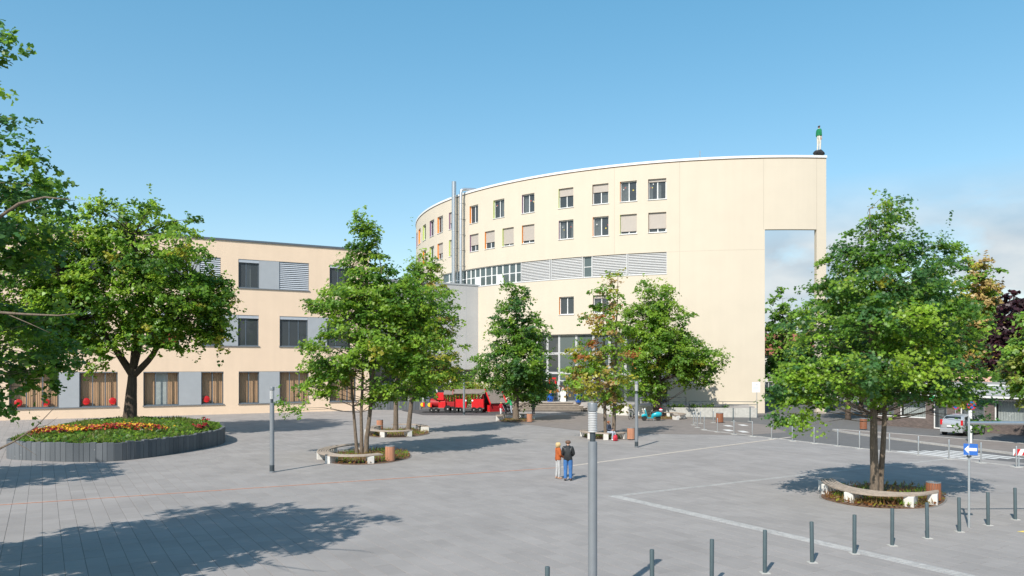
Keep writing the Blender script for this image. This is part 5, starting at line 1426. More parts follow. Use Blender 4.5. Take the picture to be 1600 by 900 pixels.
for x in (.2, 1.7): MB().box(x - .03, x + .03, .001, .05, 0, zz + .1).build('stand', M_POLE, t)
p = gr(1182.5, 652.6); t = thing('information_board', 'small white notice board on a thin grey pole in front of the cream wall', 'notice board', p)
MB().tube([(0, 0, 0), (0, 0, zat(600, p.y))], .03, 8).build('pole', M_POLE, t)
x0, x1 = xat(1175, p.y) - p.x, xat(1187.5, p.y) - p.x
bo = MB().box(x0, x1, -.05, -.032, zat(613, p.y), zat(597, p.y)).build('board', M_SIGNW, t)
zz = zat(603.5, p.y)
M_TXT = pm('grey_print', (.33, .36, .42), .5, .05)
m = MB(); m.box(-.02, .02, -.053, -.0502, zz - .02, zz + .26); m.box(-.1, .1, -.0535, -.0503, zz + .12, zz + .16); m.build('cross_mark', M_TXT, bo)
m = MB()
for k in range(3): m.box(x0 + .08, x1 - .1 - .1*k, -.053, -.0502, zz - .12 - .12*k, zz - .085 - .12*k)
m.build('print_lines', M_TXT, bo)
# little things by the doors
wall_p = AW.P(AW.U(862), 0)
t = tag(MB().box(-.5, .5, -.02, 0, -.45, .45).build('door_notice', M_SRED, loc=AW.P(AW.U(862), zt(862, 596), .2), rz=AW.rot(AW.U(862))), 'red framed notice on the glass left of the entrance doors', 'notice')
MB().box(-.33, .33, -.025, -.021, -.28, .28).build('notice_sheet', pm('dark_notice', (.12, .06, .06), .5), t)
pw = AW.P(AW.U(882), TER, -.35)
t = thing('standee', 'white figure-shaped board standing in the entrance doorway', 'board', pw)
prof = [(0.0, .12), (.30, .0), (.34, .1), (.27, .6), (.36, .95), (.3, 1.15), (.17, 1.22), (.18, 1.45), (.1, 1.6), (.0, 1.62)]
m = MB(); pol = [(x, z) for x, z in prof[1:]] + [(-x, z) for x, z in prof[1:-1][::-1]]; m.prism(pol, 0, .05, FY); m.build('board', M_WHITE, t)
MB().box(-.25, .25, .04, .4, 0, .03).build('foot', M_WHITE, t)
def pot(label, px, z, r, h, red=False):
    p = AW.P(AW.U(px), TER, -1.3); t = thing('plant_pot', label, 'plant pot', p, 0, 'blue pots by the entrance')
    MB().lathe([(r*.62, 0), (r*.95, h*.9), (r*1.05, h*.92), (r*1.05, h), (r*.93, h), (r*.9, h*.9)], 18).build('pot', pm('blue_glaze', (.015, .10, .42), .25, .08, 3), t, smooth=35)
    n = 260; P = RNG.normal(size=(n, 3))*np.array([.26, .26, .2]) + np.array([0, 0, h + .3])
    leaf_mesh('foliage', P, RNG.normal(size=(n, 3)) + np.array([0, 0, .5]), RNG.uniform(.12, .22, n), np.array([G_MID, RED if red else G_LIGHT, G_LIGHT])[RNG.choice(3, n)], OAK6, LEAF, t)
pot('bright blue plant pot left of the entrance doors', 868.5, 0, .5, .95, True)
pot('dark blue plant pot right of the entrance doors', 911, 0, .48, .9)

# ------------------------------------------------------------------ red play train
M_RED = pm('red_play_paint', (.60, .014, .018), .42, .1, 5); M_REDD = pm('darker_red_paint', (.33, .012, .016), .5, .12, 5)
M_FELT = pm('roof_felt', (.185, .155, .135), .9, .12, 4); M_YEL = pm('yellow_disc', (.8, .5, .02), .4, .05); M_PLY = pm('dark_plank', (.14, .12, .11), .8, .2, 5)
YT = 83.6
def wheel(parent, x, y, r, w=.14):
    m = MB(); disc(m, r, y, y - w, 18); o = m.build('wheel', M_BLACK, parent, loc=(x, 0, r))
    m = MB(); disc(m, r*.2, y - w - .02, y - w + .002, 10); m.build('hub', M_CONC, o)
X = lambda px: xat(px, YT)
t = thing('play_locomotive', 'red wooden play locomotive with yellow buffer discs on the left', 'play train', (X(688), YT, 0))
B = lambda nm, a, b, y0, y1, z0, z1, mt, par=None: MB().bbox(X(a) - X(688), X(b) - X(688), y0, y1, z0, z1, .02).build(nm, mt, par or t)
B('chassis', 658, 722, -.75, .75, .38, .52, M_PLY); B('buffer_beam', 657, 660, -.85, .85, .35, .62, M_PLY)
B('front_board', 666.5, 671.5, -.5, -.42, .52, 1.75, pm('slate_board', (.10, .11, .14), .6)); B('front_board', 667, 671, .35, .43, .52, 1.75, MATS['slate_board'])
for px, y in ((660.5, -.2), (672.5, -.75)):
    o = MB(); o.lathe([(.02, -.04), (.2, -.04), (.23, 0), (.2, .05), (.02, .06)], 16, M=Matrix.Translation((X(px) - X(688), y, .82)) @ Matrix.Rotation(R_(90), 4, 'X')); o.build('buffer_disc', M_YEL, t, smooth=35)
    B('buffer_block', px + .8, px + 3.5, y - .13, y + .13, .6, 1.06, M_RED)
m = MB(); m.tube([(X(673) - X(688), 0, 1.0), (X(698) - X(688), 0, 1.0)], .48, 20); m.build('boiler', M_REDD, t, smooth=35)
B('side_tank', 686, 697, -.72, .72, .52, 1.18, M_RED)
m = MB(); m.lathe([(.24, 1.3), (.24, 1.75), (.34, 1.95), (.34, 2.0)], 14, (X(684) - X(688), 0, 0)); m.build('chimney', M_REDD, t, smooth=35)
B('cab_front', 681.5, 694, -.55, .55, 1.35, 2.12, M_RED)
for px in (695.5, 700, 704.5, 709): B('roof_post', px, px + .9, -.6, -.5, 1.1, 1.98, M_REDD); B('roof_post', px, px + .9, .5, .6, 1.1, 1.98, M_REDD)
m = MB(); m.prism([(-.85, 1.93), (0, 2.3), (.85, 1.93), (.85, 2.0), (0, 2.38), (-.85, 2.0)], X(694) - X(688), X(711) - X(688), Matrix(((0, 0, 1, 0), (1, 0, 0, 0), (0, 1, 0, 0), (0, 0, 0, 1)))); m.build('roof', M_FELT, t)
B('coal_bunker', 699, 711, -.7, .7, .52, 1.15, M_REDD)
for px, r in ((675.5, .26), (682.5, .26), (700.5, .4), (708, .34)):
    wheel(t, X(px) - X(688), -.76, r); wheel(t, X(px) - X(688), .9, r)
t = thing('play_carriage', 'red wooden play carriage with felt roof and open doorway, middle piece of the train', 'play train', (X(735), YT, 0))
B = lambda nm, a, b, y0, y1, z0, z1, mt, par=None: MB().bbox(X(a) - X(735), X(b) - X(735), y0, y1, z0, z1, .02).build(nm, mt, par or t)
B('floor', 712, 757, -.8, .8, .4, .52, M_PLY)
for y0, y1 in ((-.82, -.74), (.74, .82)):
    B('side_panel', 713, 729.5, y0, y1, .5, 1.45, M_RED); B('side_panel', 737.5, 756, y0, y1, .5, 1.45, M_RED)
    for px in (713, 718, 723, 728.5, 737.5, 742, 747, 755): B('roof_post', px, px + .9, y0 + .005, y1 - .005, 1.44, 2.12, M_REDD)
B('end_panel', 712, 713, -.74, .74, .5, 1.5, M_REDD); B('end_panel', 756, 757, -.74, .74, .5, 1.5, M_REDD)
m = MB(); m.prism([(-.98, 2.02), (-.5, 2.32), (0, 2.42), (.5, 2.32), (.98, 2.02), (.98, 2.1), (.5, 2.4), (0, 2.5), (-.5, 2.4), (-.98, 2.1)], X(709) - X(735), X(758) - X(735), Matrix(((0, 0, 1, 0), (1, 0, 0, 0), (0, 1, 0, 0), (0, 0, 0, 1)))); m.build('roof', M_FELT, t)
m = MB()
pr_ = [(-.9, 1.95), (-.85, 2.15), (-.45, 2.42), (0, 2.52), (.45, 2.42), (.85, 2.15), (.9, 1.95), (.8, 1.95), (.75, 2.1), (.4, 2.3), (0, 2.4), (-.4, 2.3), (-.75, 2.1), (-.8, 1.95)]
m.prism(pr_, X(708) - X(735), X(709) - X(735) - .003, Matrix(((0, 0, 1, 0), (1, 0, 0, 0), (0, 1, 0, 0), (0, 0, 0, 1)))); m.build('end_arch', M_REDD, t)
for px in (715, 720, 741, 750.5): wheel(t, X(px) - X(735), -.8, .3); wheel(t, X(px) - X(735), .94, .3)
for px in (728.3, 738.6):
    m = MB(); disc(m, .1, -.822, -.83, 10); m.build('white_mark', M_SIGNW, t, loc=(X(px) - X(735), 0, 1.3))
t = thing('play_hut', 'red A-frame play hut with felt roof at the right end of the train', 'play house', (X(768), YT + .2, 0))
x0, x1, x2, x3 = X(751) - X(768), X(758.5) - X(768), X(786) - X(768), X(777.5) - X(768)
# gable looks left-forward: ridge runs to the right
rz_ = 2.32
rx = Matrix.Rotation(R_(30), 4, 'Z')
m = MB(); m.add([rx @ Vector(q) for q in ((-.75, -1.1, .95), (1.15, -1.1, .95), (1.15, 0, rz_), (-.75, 0, rz_), (-.75, -1.15, 1.02), (1.15, -1.15, 1.02), (1.15, -.02, rz_ + .1), (-.75, -.02, rz_ + .1))], [(3, 2, 1, 0), (4, 5, 6, 7), (0, 1, 5, 4), (1, 2, 6, 5), (2, 3, 7, 6), (3, 0, 4, 7)]); m.build('roof_slope', M_FELT, t, recalc=True)
m = MB(); m.add([rx @ Vector(q) for q in ((-.75, 1.1, .95), (1.15, 1.1, .95), (1.15, 0.01, rz_), (-.75, 0.01, rz_), (-.75, 1.15, 1.02), (1.15, 1.15, 1.02), (1.15, .03, rz_ + .1), (-.75, .03, rz_ + .1))], [(3, 2, 1, 0), (4, 5, 6, 7), (0, 1, 5, 4), (1, 2, 6, 5), (2, 3, 7, 6), (3, 0, 4, 7)]); m.build('roof_slope', M_FELT, t, recalc=True)
for x in (-.86, 1.16):
    for s_ in (-1, 1):
        m = MB(); m.add([rx @ Vector(q) for q in ((x, s_*1.25, .86), (x + .1, s_*1.25, .86), (x + .1, s_*1.25, 1.04), (x, s_*1.25, 1.04), (x, 0.004*s_, rz_ + .02), (x + .1, 0.004*s_, rz_ + .02), (x + .1, 0.004*s_, rz_ + .2), (x, 0.004*s_, rz_ + .2))], [(3, 2, 1, 0), (4, 5, 6, 7), (0, 1, 5, 4), (1, 2, 6, 5), (2, 3, 7, 6), (3, 0, 4, 7)]); m.build('gable_board', M_RED, t, recalc=True)
for y in (-.98, .9): MB().box(-.7, 1.1, y, y + .08, .1, 1.0, rx).build('side_wall', M_REDD, t)
m = MB(); m.add([rx @ Vector(q) for q in ((1.08, -.89, .1), (1.08, .89, .1), (1.08, .89, .95), (1.08, 0, rz_ - .05), (1.08, -.89, .95), (1.12, -.89, .1), (1.12, .89, .1), (1.12, .89, .95), (1.12, 0, rz_ - .05), (1.12, -.89, .95))], [(4, 3, 2, 1, 0), (5, 6, 7, 8, 9), (0, 1, 6, 5), (1, 2, 7, 6), (2, 3, 8, 7), (3, 4, 9, 8), (4, 0, 5, 9)]); m.build('back_wall', M_REDD, t, recalc=True)
MB().box(-.8, 1.15, -1.0, 1.0, .0, .1, rx).build('floor', M_PLY, t)
MB().box(-.74, -.66, -.9, -.4, .1, .8, rx).build('front_panel', M_RED, t); MB().box(-.74, -.66, .4, .88, .1, .8, rx).build('front_panel', M_RED, t)
m = MB(); m.box(-.5, .6, -.2, .3, .5, .58, rx); m.build('bench_board', pm('blue_board', (.1, .15, .3), .5), t)
# ------------------------------------------------------------------ people
SKIN = pm('skin', (.52, .30, .21), .55, .06, 20); SKINB = pm('pale_skin', (.58, .36, .27), .55, .06, 20)
def cloth(name, col, rough=.85, var=.15): return pm(name, col, rough, var, 9, .9, 11)
def figure(parent_thing, J, E, skin, lev=2):
    """J: joints name -> (position, radius); E: bone pairs with a label; returns one continuous skinned surface and a label per face"""
    names = list(J); ix = {n: i for i, n in enumerate(names)}
    me = bpy.data.meshes.new('skeleton'); me.from_pydata([J[n][0] for n in names], [(ix[a], ix[b]) for a, b, _ in E], [])
    o = bpy.data.objects.new('skeleton', me); COL.objects.link(o)
    md = o.modifiers.new('skin', 'SKIN'); md.use_smooth_shade = True; md.branch_smoothing = .4
    for n, v in zip(names, me.skin_vertices[0].data):
        r = J[n][1]; v.radius = (r, r) if not hasattr(r, '__len__') else r; v.use_root = (n == 'pelvis')
    sb_ = o.modifiers.new('sub', 'SUBSURF'); sb_.levels = sb_.render_levels = lev
    dg = bpy.context.evaluated_depsgraph_get(); ev = o.evaluated_get(dg)
    body = bpy.data.meshes.new_from_object(ev, depsgraph=dg)
    bpy.data.objects.remove(o); bpy.data.meshes.remove(me)
    body.name = 'body'; body.materials.clear(); body.materials.append(skin)
    bo = bpy.data.objects.new('body', body); COL.objects.link(bo); bo.parent = parent_thing
    A = np.array([J[a][0] for a, b, _ in E]); Bv = np.array([J[b][0] for a, b, _ in E]); D = Bv - A; dl = (D*D).sum(1)
    lab = []
    for p in body.polygons:
        c = np.array(p.center); t = np.clip(((c - A)*D).sum(1)/dl, 0, 1); q = A + D*t[:, None]; lab.append(E[int(((c - q)**2).sum(1).argmin())][2])
    return bo, lab
def garment(name, bo, lab, want, mat, off, parent, cond=None):
    me = bo.data; m = MB(); used = {}
    nv = [v.normal.copy() for v in me.vertices]
    for p, l in zip(me.polygons, lab):
        if l in want and (cond is None or cond(p.center, l)):
            f = []
            for i in p.vertices:
                if i not in used:
                    used[i] = len(m.v); m.v.append(tuple(me.vertices[i].co + nv[i]*off))
                f.append(used[i])
            m.f.append(tuple(f)); m.m.append(0)
    if not m.f: return None
    o = m.build(name, mat, parent, smooth=True)
    sd = o.modifiers.new('thick', 'SOLIDIFY'); sd.thickness = .008; sd.offset = -1
    return o
def hand(J, E, side, wrist, direc, palm_n, s):
    w = Vector(wrist); d = Vector(direc).normalized(); pn = Vector(palm_n).normalized(); sd = d.cross(pn).normalized()
    J[side + 'palm'] = (tuple(w + d*.05*s), .026*s); E.append((side + 'wrist', side + 'palm', 'hand'))
    for k, (o, l) in enumerate(((-.03, .068), (-.01, .08), (.01, .075), (.03, .06))):
        b = w + d*.085*s + sd*o*s; n1 = f'{side}f{k}a'; n2 = f'{side}f{k}b'; n3 = f'{side}f{k}c'
        J[n1] = (tuple(b), .0095*s); J[n2] = (tuple(b + d*l*.55*s + pn*.012*s), .0085*s); J[n3] = (tuple(b + d*l*.85*s + pn*.038*s), .0075*s)
        E += [(side + 'palm', n1, 'hand'), (n1, n2, 'hand'), (n2, n3, 'hand')]
    b = w + d*.035*s - sd*.035*s
    J[side + 't1'] = (tuple(b), .011*s); J[side + 't2'] = (tuple(b + d*.035*s - sd*.018*s + pn*.015*s), .0095*s); E += [(side + 'palm', side + 't1', 'hand'), (side + 't1', side + 't2', 'hand')]
def person(label, loc, rz, h, pose, clothes, skin=SKIN, hair=None, hairlen=0, female=False, cat='person', name='person', lean=0.0):
    """stands on z=0 facing +y before rotation"""
    t = thing(name, label, cat, loc, rz); s = h/1.75
    V3 = lambda x, y, z: (x*s, y*s, z*s)
    J, E = {}, []
    seat = pose == 'sit'; dz = -.37 if seat else 0
    sw = .155 if female else .168; hwid = .1
    ch = lean
    J['pelvis'] = (V3(0, 0, .96 + dz), .125*s); J['waist'] = (V3(0, .0 + ch*.3, 1.12 + dz), (.105 if female else .12)*s)
    J['chest'] = (V3(0, .0 + ch*.7, 1.34 + dz), .125*s); J['neck'] = (V3(0, -.005 + ch, 1.475 + dz), .055*s); J['jaw'] = (V3(0, .02 + ch*1.1, 1.55 + dz), .06*s)
    J['head'] = (V3(0, .02 + ch*1.15, 1.635 + dz), .096*s); J['crown'] = (V3(0, .0 + ch*1.15, 1.70 + dz), .08*s)
    J['nose'] = (V3(0, .126 + ch*1.15, 1.615 + dz), .013*s)
    E += [('pelvis', 'waist', 'torso'), ('waist', 'chest', 'torso'), ('chest', 'neck', 'neck'), ('neck', 'jaw', 'neck'), ('jaw', 'head', 'head'), ('head', 'crown', 'head'), ('head', 'nose', 'face')]
    for sd, q in (('l', -1), ('r', 1)):
        J[sd + 'ear'] = (V3(q*.105, .005 + ch*1.15, 1.625 + dz), .014*s); E.append(('head', sd + 'ear', 'face'))
        J[sd + 'sh'] = (V3(q*sw, ch*.8, 1.41 + dz), .062*s); E.append(('chest', sd + 'sh', 'torso'))
        if pose in ('front', 'sit'):
            el, wr, dr, pn = (q*(sw + .07), .02 + ch*.6, 1.13), (q*.10, .22 + ch*.6, 1.02), (-q*.8, .5, -.1), (-q*.2, -.6, -.4)
            if seat: wr, dr = (q*.13, .30, 1.08), (-q*.5, .8, 0)
        elif pose == 'pockets':
            el, wr, dr, pn = (q*(sw + .10), -.09, 1.15), (q*(sw + .02), .06, .95), (-q*.3, .3, -1), (-q, 0, 0)
        elif pose == 'reach':
            el, wr, dr, pn = (q*(sw + .02), .16 + ch, 1.16), (q*.17, .42 + ch, 1.05), (0, 1, -.2), (0, 0, -1)
        else:
            el, wr, dr, pn = (q*(sw + .05), -.02, 1.13), (q*(sw + .06), .05, .88), (0, .15, -1), (-q, 0, 0)
        J[sd + 'el'] = (V3(el[0], el[1], el[2] + dz), .043*s); J[sd + 'wrist'] = (V3(wr[0], wr[1], wr[2] + dz), .027*s)
        E += [(sd + 'sh', sd + 'el', 'arm'), (sd + 'el', sd + 'wrist', 'arm')]
        hand(J, E, sd, J[sd + 'wrist'][0], dr, pn, s)
        J[sd + 'hip'] = (V3(q*hwid, 0, .90 + dz), .1*s); E.append(('pelvis', sd + 'hip', 'hips'))
        if seat:
            kn, an, to = (q*.12, .43, .55), (q*.13, .42 - q*.05, .09), (q*.14, .56 - q*.05, .045)
        else:
            st = .05*q if pose in ('reach', 'walk') else .015*q
            kn, an, to = (q*.105, .015 + st, .5), (q*.11, -.02 + st*1.6, .09), (q*.13, .13 + st*1.6, .04)
        J[sd + 'kn'] = (V3(*kn), .062*s); J[sd + 'an'] = (V3(*an), .044*s); J[sd + 'heel'] = (V3(an[0], an[1] - .03, .045), .04*s); J[sd + 'toe'] = (V3(*to), .038*s)
        E += [(sd + 'hip', sd + 'kn', 'leg'), (sd + 'kn', sd + 'an', 'leg'), (sd + 'an', sd + 'heel', 'foot'), (sd + 'heel', sd + 'toe', 'foot')]
    bo, lab = figure(t, J, E, skin, 3 if pose == 'front' else 2)
    for nm, want, mat, off, cond in clothes:
        garment(nm, bo, lab, want, mat, off*s, t, (lambda c, l, cond=cond: cond(c/s - Vector((0, 0, dz)), l)) if cond else None)
    if hair:
        hc = Vector(J['head'][0]); kh = 1.0
        garment('hair', bo, lab, ('head', 'neck', 'face'), hair, .018*s, t, lambda c, l: (c.z > hc.z + .035*s) or (c.y < hc.y - .015*s and c.z > hc.z - (.14 if hairlen else .06)*s))
        if hairlen:
            m = MB()
            for k in range(15):
                a = R_(150 + 240*k/14) ; r = .082*s
                p = hc + Vector((r*math.cos(a + R_(0)), r*math.sin(a)*1.05 + .0, .05*s))
                p = hc + Vector((r*math.sin(R_(-115 + 230*k/14))*1.0, -r*math.cos(R_(-115 + 230*k/14)), .055*s))
                m.tube([p, p + Vector((p.x - hc.x, p.y - hc.y, -.1*s))*.35 + Vector((0, 0, -.05*s)), p + Vector(((p.x - hc.x)*.25, (p.y - hc.y)*.2 - .01, -hairlen*s))], [.024*s, .03*s, .012*s], 6)
            m.build('hair_strands', hair, t, smooth=True)
    if female is not None:
        hc = Vector(J['head'][0]); e = MB()
        for q in (-1, 1): e.lathe([(.001, -.009*s), (.009*s, 0), (.001, .009*s)], 8, hc + Vector((q*.036*s, .092*s, .008*s)))
        e.build('eyes', M_BLACK, t)
        m = MB(); m.box(-.022*s, .022*s, 0, .008*s, -.004*s, .005*s, Matrix.Translation(hc + Vector((0, .086*s, -.052*s)))); m.build('mouth', pm('lips', (.35, .10, .09), .5), t)
    return t
TORSO = ('torso', 'arm', 'hips', 'neck')
top = lambda zlo: (lambda c, l: c.z > zlo and (l != 'neck' or c.z < 1.47))
legs = lambda zhi, zlo=.10: (lambda c, l: zlo < c.z < zhi)
M_JEANS = cloth('blue_jeans', (.045, .14, .34)); M_LJEANS = cloth('light_jeans', (.34, .38, .44)); M_GJEANS = cloth('grey_jeans', (.40, .40, .40)); M_LEATHER = pm('black_leather', (.018, .02, .021), .38, .2, 12, .35, 25, coat=.15)
M_RUSTJ = cloth('rust_orange_jacket', (.40, .095, .022)); M_NAVY = cloth('navy_top', (.035, .045, .07)); M_GREENC = cloth('green_jersey', (.01, .18, .07)); M_CREAMT = cloth('cream_trousers', (.62, .58, .50))
M_SHOE = pm('dark_shoes', (.03, .03, .035), .6, .2, 9); M_BEIGES = pm('beige_shoes', (.42, .26, .18), .6, .2, 9); M_BLOND = pm('blond_hair', (.52, .38, .19), .6, .25, 25); M_BROWN = pm('brown_hair', (.11, .055, .03), .6, .25, 25); M_AUB = pm('auburn_hair', (.26, .085, .03), .6, .25, 25)
pa = gr(872, 748.0); pb = gr(887.5, 751)
h1 = 68*pa.y/F
person('woman with long blond hair in a rust orange jacket and light grey jeans, hands folded', pa, R_(-72), 1.66, 'front',
       [('trousers', ('leg', 'hips', 'torso'), M_GJEANS, .012, legs(.99)), ('jacket', TORSO, M_RUSTJ, .026, lambda c, l: c.z > .84 and (l != 'neck' or c.z < 1.5)), ('shoes', ('foot', 'leg'), M_BEIGES, .008, lambda c, l: c.z < .085)], SKINB, M_BLOND, .24, True)
person('man seen from behind in a black leather jacket and blue jeans, hands together in front', pb, R_(-12), 1.80, 'front',
       [('trousers', ('leg', 'hips', 'torso'), M_JEANS, .024, legs(1.0, .05)), ('jacket', TORSO, M_LEATHER, .03, lambda c, l: c.z > .80 and (l != 'neck' or c.z < 1.5)), ('shoes', ('foot', 'leg'), M_SHOE, .01, lambda c, l: c.z < .08)], SKIN, M_BROWN)
ps = Vector((xat(951, 52.3), 52.3, .0))
person('person with auburn hair sitting on the bench in dark top and light jeans', ps, R_(-128), 1.68, 'sit',
       [('trousers', ('leg', 'hips', 'torso'), M_LJEANS, .014, lambda c, l: c.z < 1.0 or l == 'leg'), ('jumper', TORSO, M_NAVY, .024, lambda c, l: c.z > .93 and (l != 'neck' or c.z < 1.47)), ('shoes', ('foot',), M_SIGNW, .008, None)], SKIN, M_AUB, .12, True)
t = thing('backpack', 'red shoulder bag standing on the ground at the feet of the seated person', 'bag', gr(961.5, 688.8), .3)
m = MB(); m.lathe([(.13, 0), (.17, .03), (.165, .2), (.14, .34), (.07, .40), (.01, .42)], 14, M=Matrix.Diagonal((1, .62, 1, 1))); MB().bbox(-.11, .11, -.14, -.09, .04, .2, .02).build('front_pocket', pm('dark_red_fabric', (.3, .02, .03), .7, .1), t); m.build('bag_body', pm('red_fabric', (.5, .03, .05), .7, .15, 9), t, smooth=True)
MB().tube([(-.12, -.05, .36), (-.08, -.05, .52), (.08, -.05, .52), (.12, -.05, .36)], .014, 6).build('strap', M_BLACK, t)
# by the play train and the steps
pc = gr(783, 648); pd = gr(799, 646.5); pe = gr(833.5, 646.5)
person('child in a red top with back turned beside the play hut', pc, R_(25), 1.32, 'reach',
       [('trousers', ('leg', 'hips', 'torso'), M_SIGNW, .012, legs(.99)), ('top', TORSO, cloth('red_top', (.55, .02, .035)), .03, top(.85)), ('shoes', ('foot',), M_SHOE, .008, None)], SKINB, M_BLOND, .1, True)
person('person in a green top and light jeans leaning over a pushchair', pd, R_(60), 1.72, 'reach',
       [('trousers', ('leg', 'hips', 'torso'), M_LJEANS, .014, legs(.99)), ('top', TORSO, cloth('green_top', (.03, .30, .10)), .03, top(.88)), ('shoes', ('foot',), M_SHOE, .008, None)], SKIN, M_BROWN, .1, True, lean=.22)
person('person in black clothes with a teal scarf standing behind the bench by the steps', pe, R_(-60), 1.78, 'pockets',
       [('trousers', ('leg', 'hips', 'torso'), M_SHOE, .02, legs(.99)), ('coat', TORSO, cloth('black_coat', (.012, .014, .016)), .05, lambda c, l: c.z > .62 and (l != 'neck' or c.z < 1.48)), ('scarf', ('neck',), cloth('teal_scarf', (.03, .16, .18)), .05, lambda c, l: 1.36 < c.z < 1.5), ('shoes', ('foot',), M_SHOE, .008, None)], SKIN, M_BROWN)
t = thing('pushchair', 'dark pushchair standing between the child in red and the person in green', 'pushchair', gr(791, 647), R_(40))
for x, y in ((-.25, -.3), (.25, -.3), (-.2, .35), (.2, .35)):
    m = MB(); m.lathe([(.11, -.025), (.13, 0), (.11, .025)], 14, M=Matrix.Translation((x, y, .13)) @ Matrix.Rotation(R_(90), 4, 'Y')); m.build('wheel', M_RUBBER, t)
for x in (-.22, .22):
    MB().tube([(x, -.3, .13), (x, 0, .5), (x, .45, 1.02)], .014, 6).build('frame', M_SILVER, t); MB().tube([(x, .35, .13), (x, -.05, .62)], .014, 6).build('frame', M_SILVER, t)
MB().tube([(-.22, .45, 1.02), (.22, .45, 1.02)], .018, 6).build('handle', M_BLACK, t)
m = MB(); m.add([(-.2, -.3, .42), (.2, -.3, .42), (.2, .05, .4), (-.2, .05, .4), (-.2, .25, .92), (.2, .25, .92)], [(0, 1, 2, 3), (3, 2, 5, 4)]); o = m.build('seat', cloth('black_coat', (.012, .014, .016)), t); o.modifiers.new('s', 'SOLIDIFY').thickness = .05
m = MB(); m.add([(-.22, -.05, .95), (.22, -.05, .95), (.22, .1, 1.06), (-.22, .1, 1.06), (.22, .27, .95), (-.22, .27, .95)], [(0, 1, 2, 3), (3, 2, 4, 5)]); o = m.build('hood', cloth('black_coat', (.012, .014, .016)), t); o.modifiers.new('s', 'SOLIDIFY').thickness = .03
# painted figure on the roof corner
uS = AW.U(1281.5); pS = AW.P(uS, H + .32, .28)
dS = pS.y
t = person('painted statue of a man in green jersey and cream trousers on the roof corner', pS + Vector((0, 0, .46)), R_(-62), 41*dS/F, 'side',
           [('trousers', ('leg', 'hips', 'torso'), M_CREAMT, .018, legs(1.02, .06)), ('jersey', TORSO, M_GREENC, .035, lambda c, l: c.z > 1.0 and (l != 'neck' or c.z < 1.47)), ('shoes', ('foot',), M_SIGNW, .01, None)],
           pm('painted_skin', (.58, .42, .32), .5, .05), pm('painted_hair', (.05, .03, .025), .5, .1), name='statue', cat='statue')
t.scale = (.8, .8, 1)
bm = bmesh.new(); bmesh.ops.create_icosphere(bm, subdivisions=2, radius=1)
for v in bm.verts:
    f = 1 + .18*math.sin(v.co.x*5 + 1) * math.cos(v.co.y*4 + v.co.z*3)
    v.co = Vector((v.co.x*.62*f, v.co.y*.42*f, max(v.co.z*.36*f, -.24)))
me = bpy.data.meshes.new('plinth_rock'); bm.to_mesh(me); bm.free(); me.materials.append(pm('black_rock', (.02, .021, .023), .8, .3, 6, .5, 12))
o = bpy.data.objects.new('plinth_rock', me); COL.objects.link(o); o.location = pS + Vector((0, 0, .24)); tag(o, 'black rock plinth under the statue on the roof corner', 'rock')
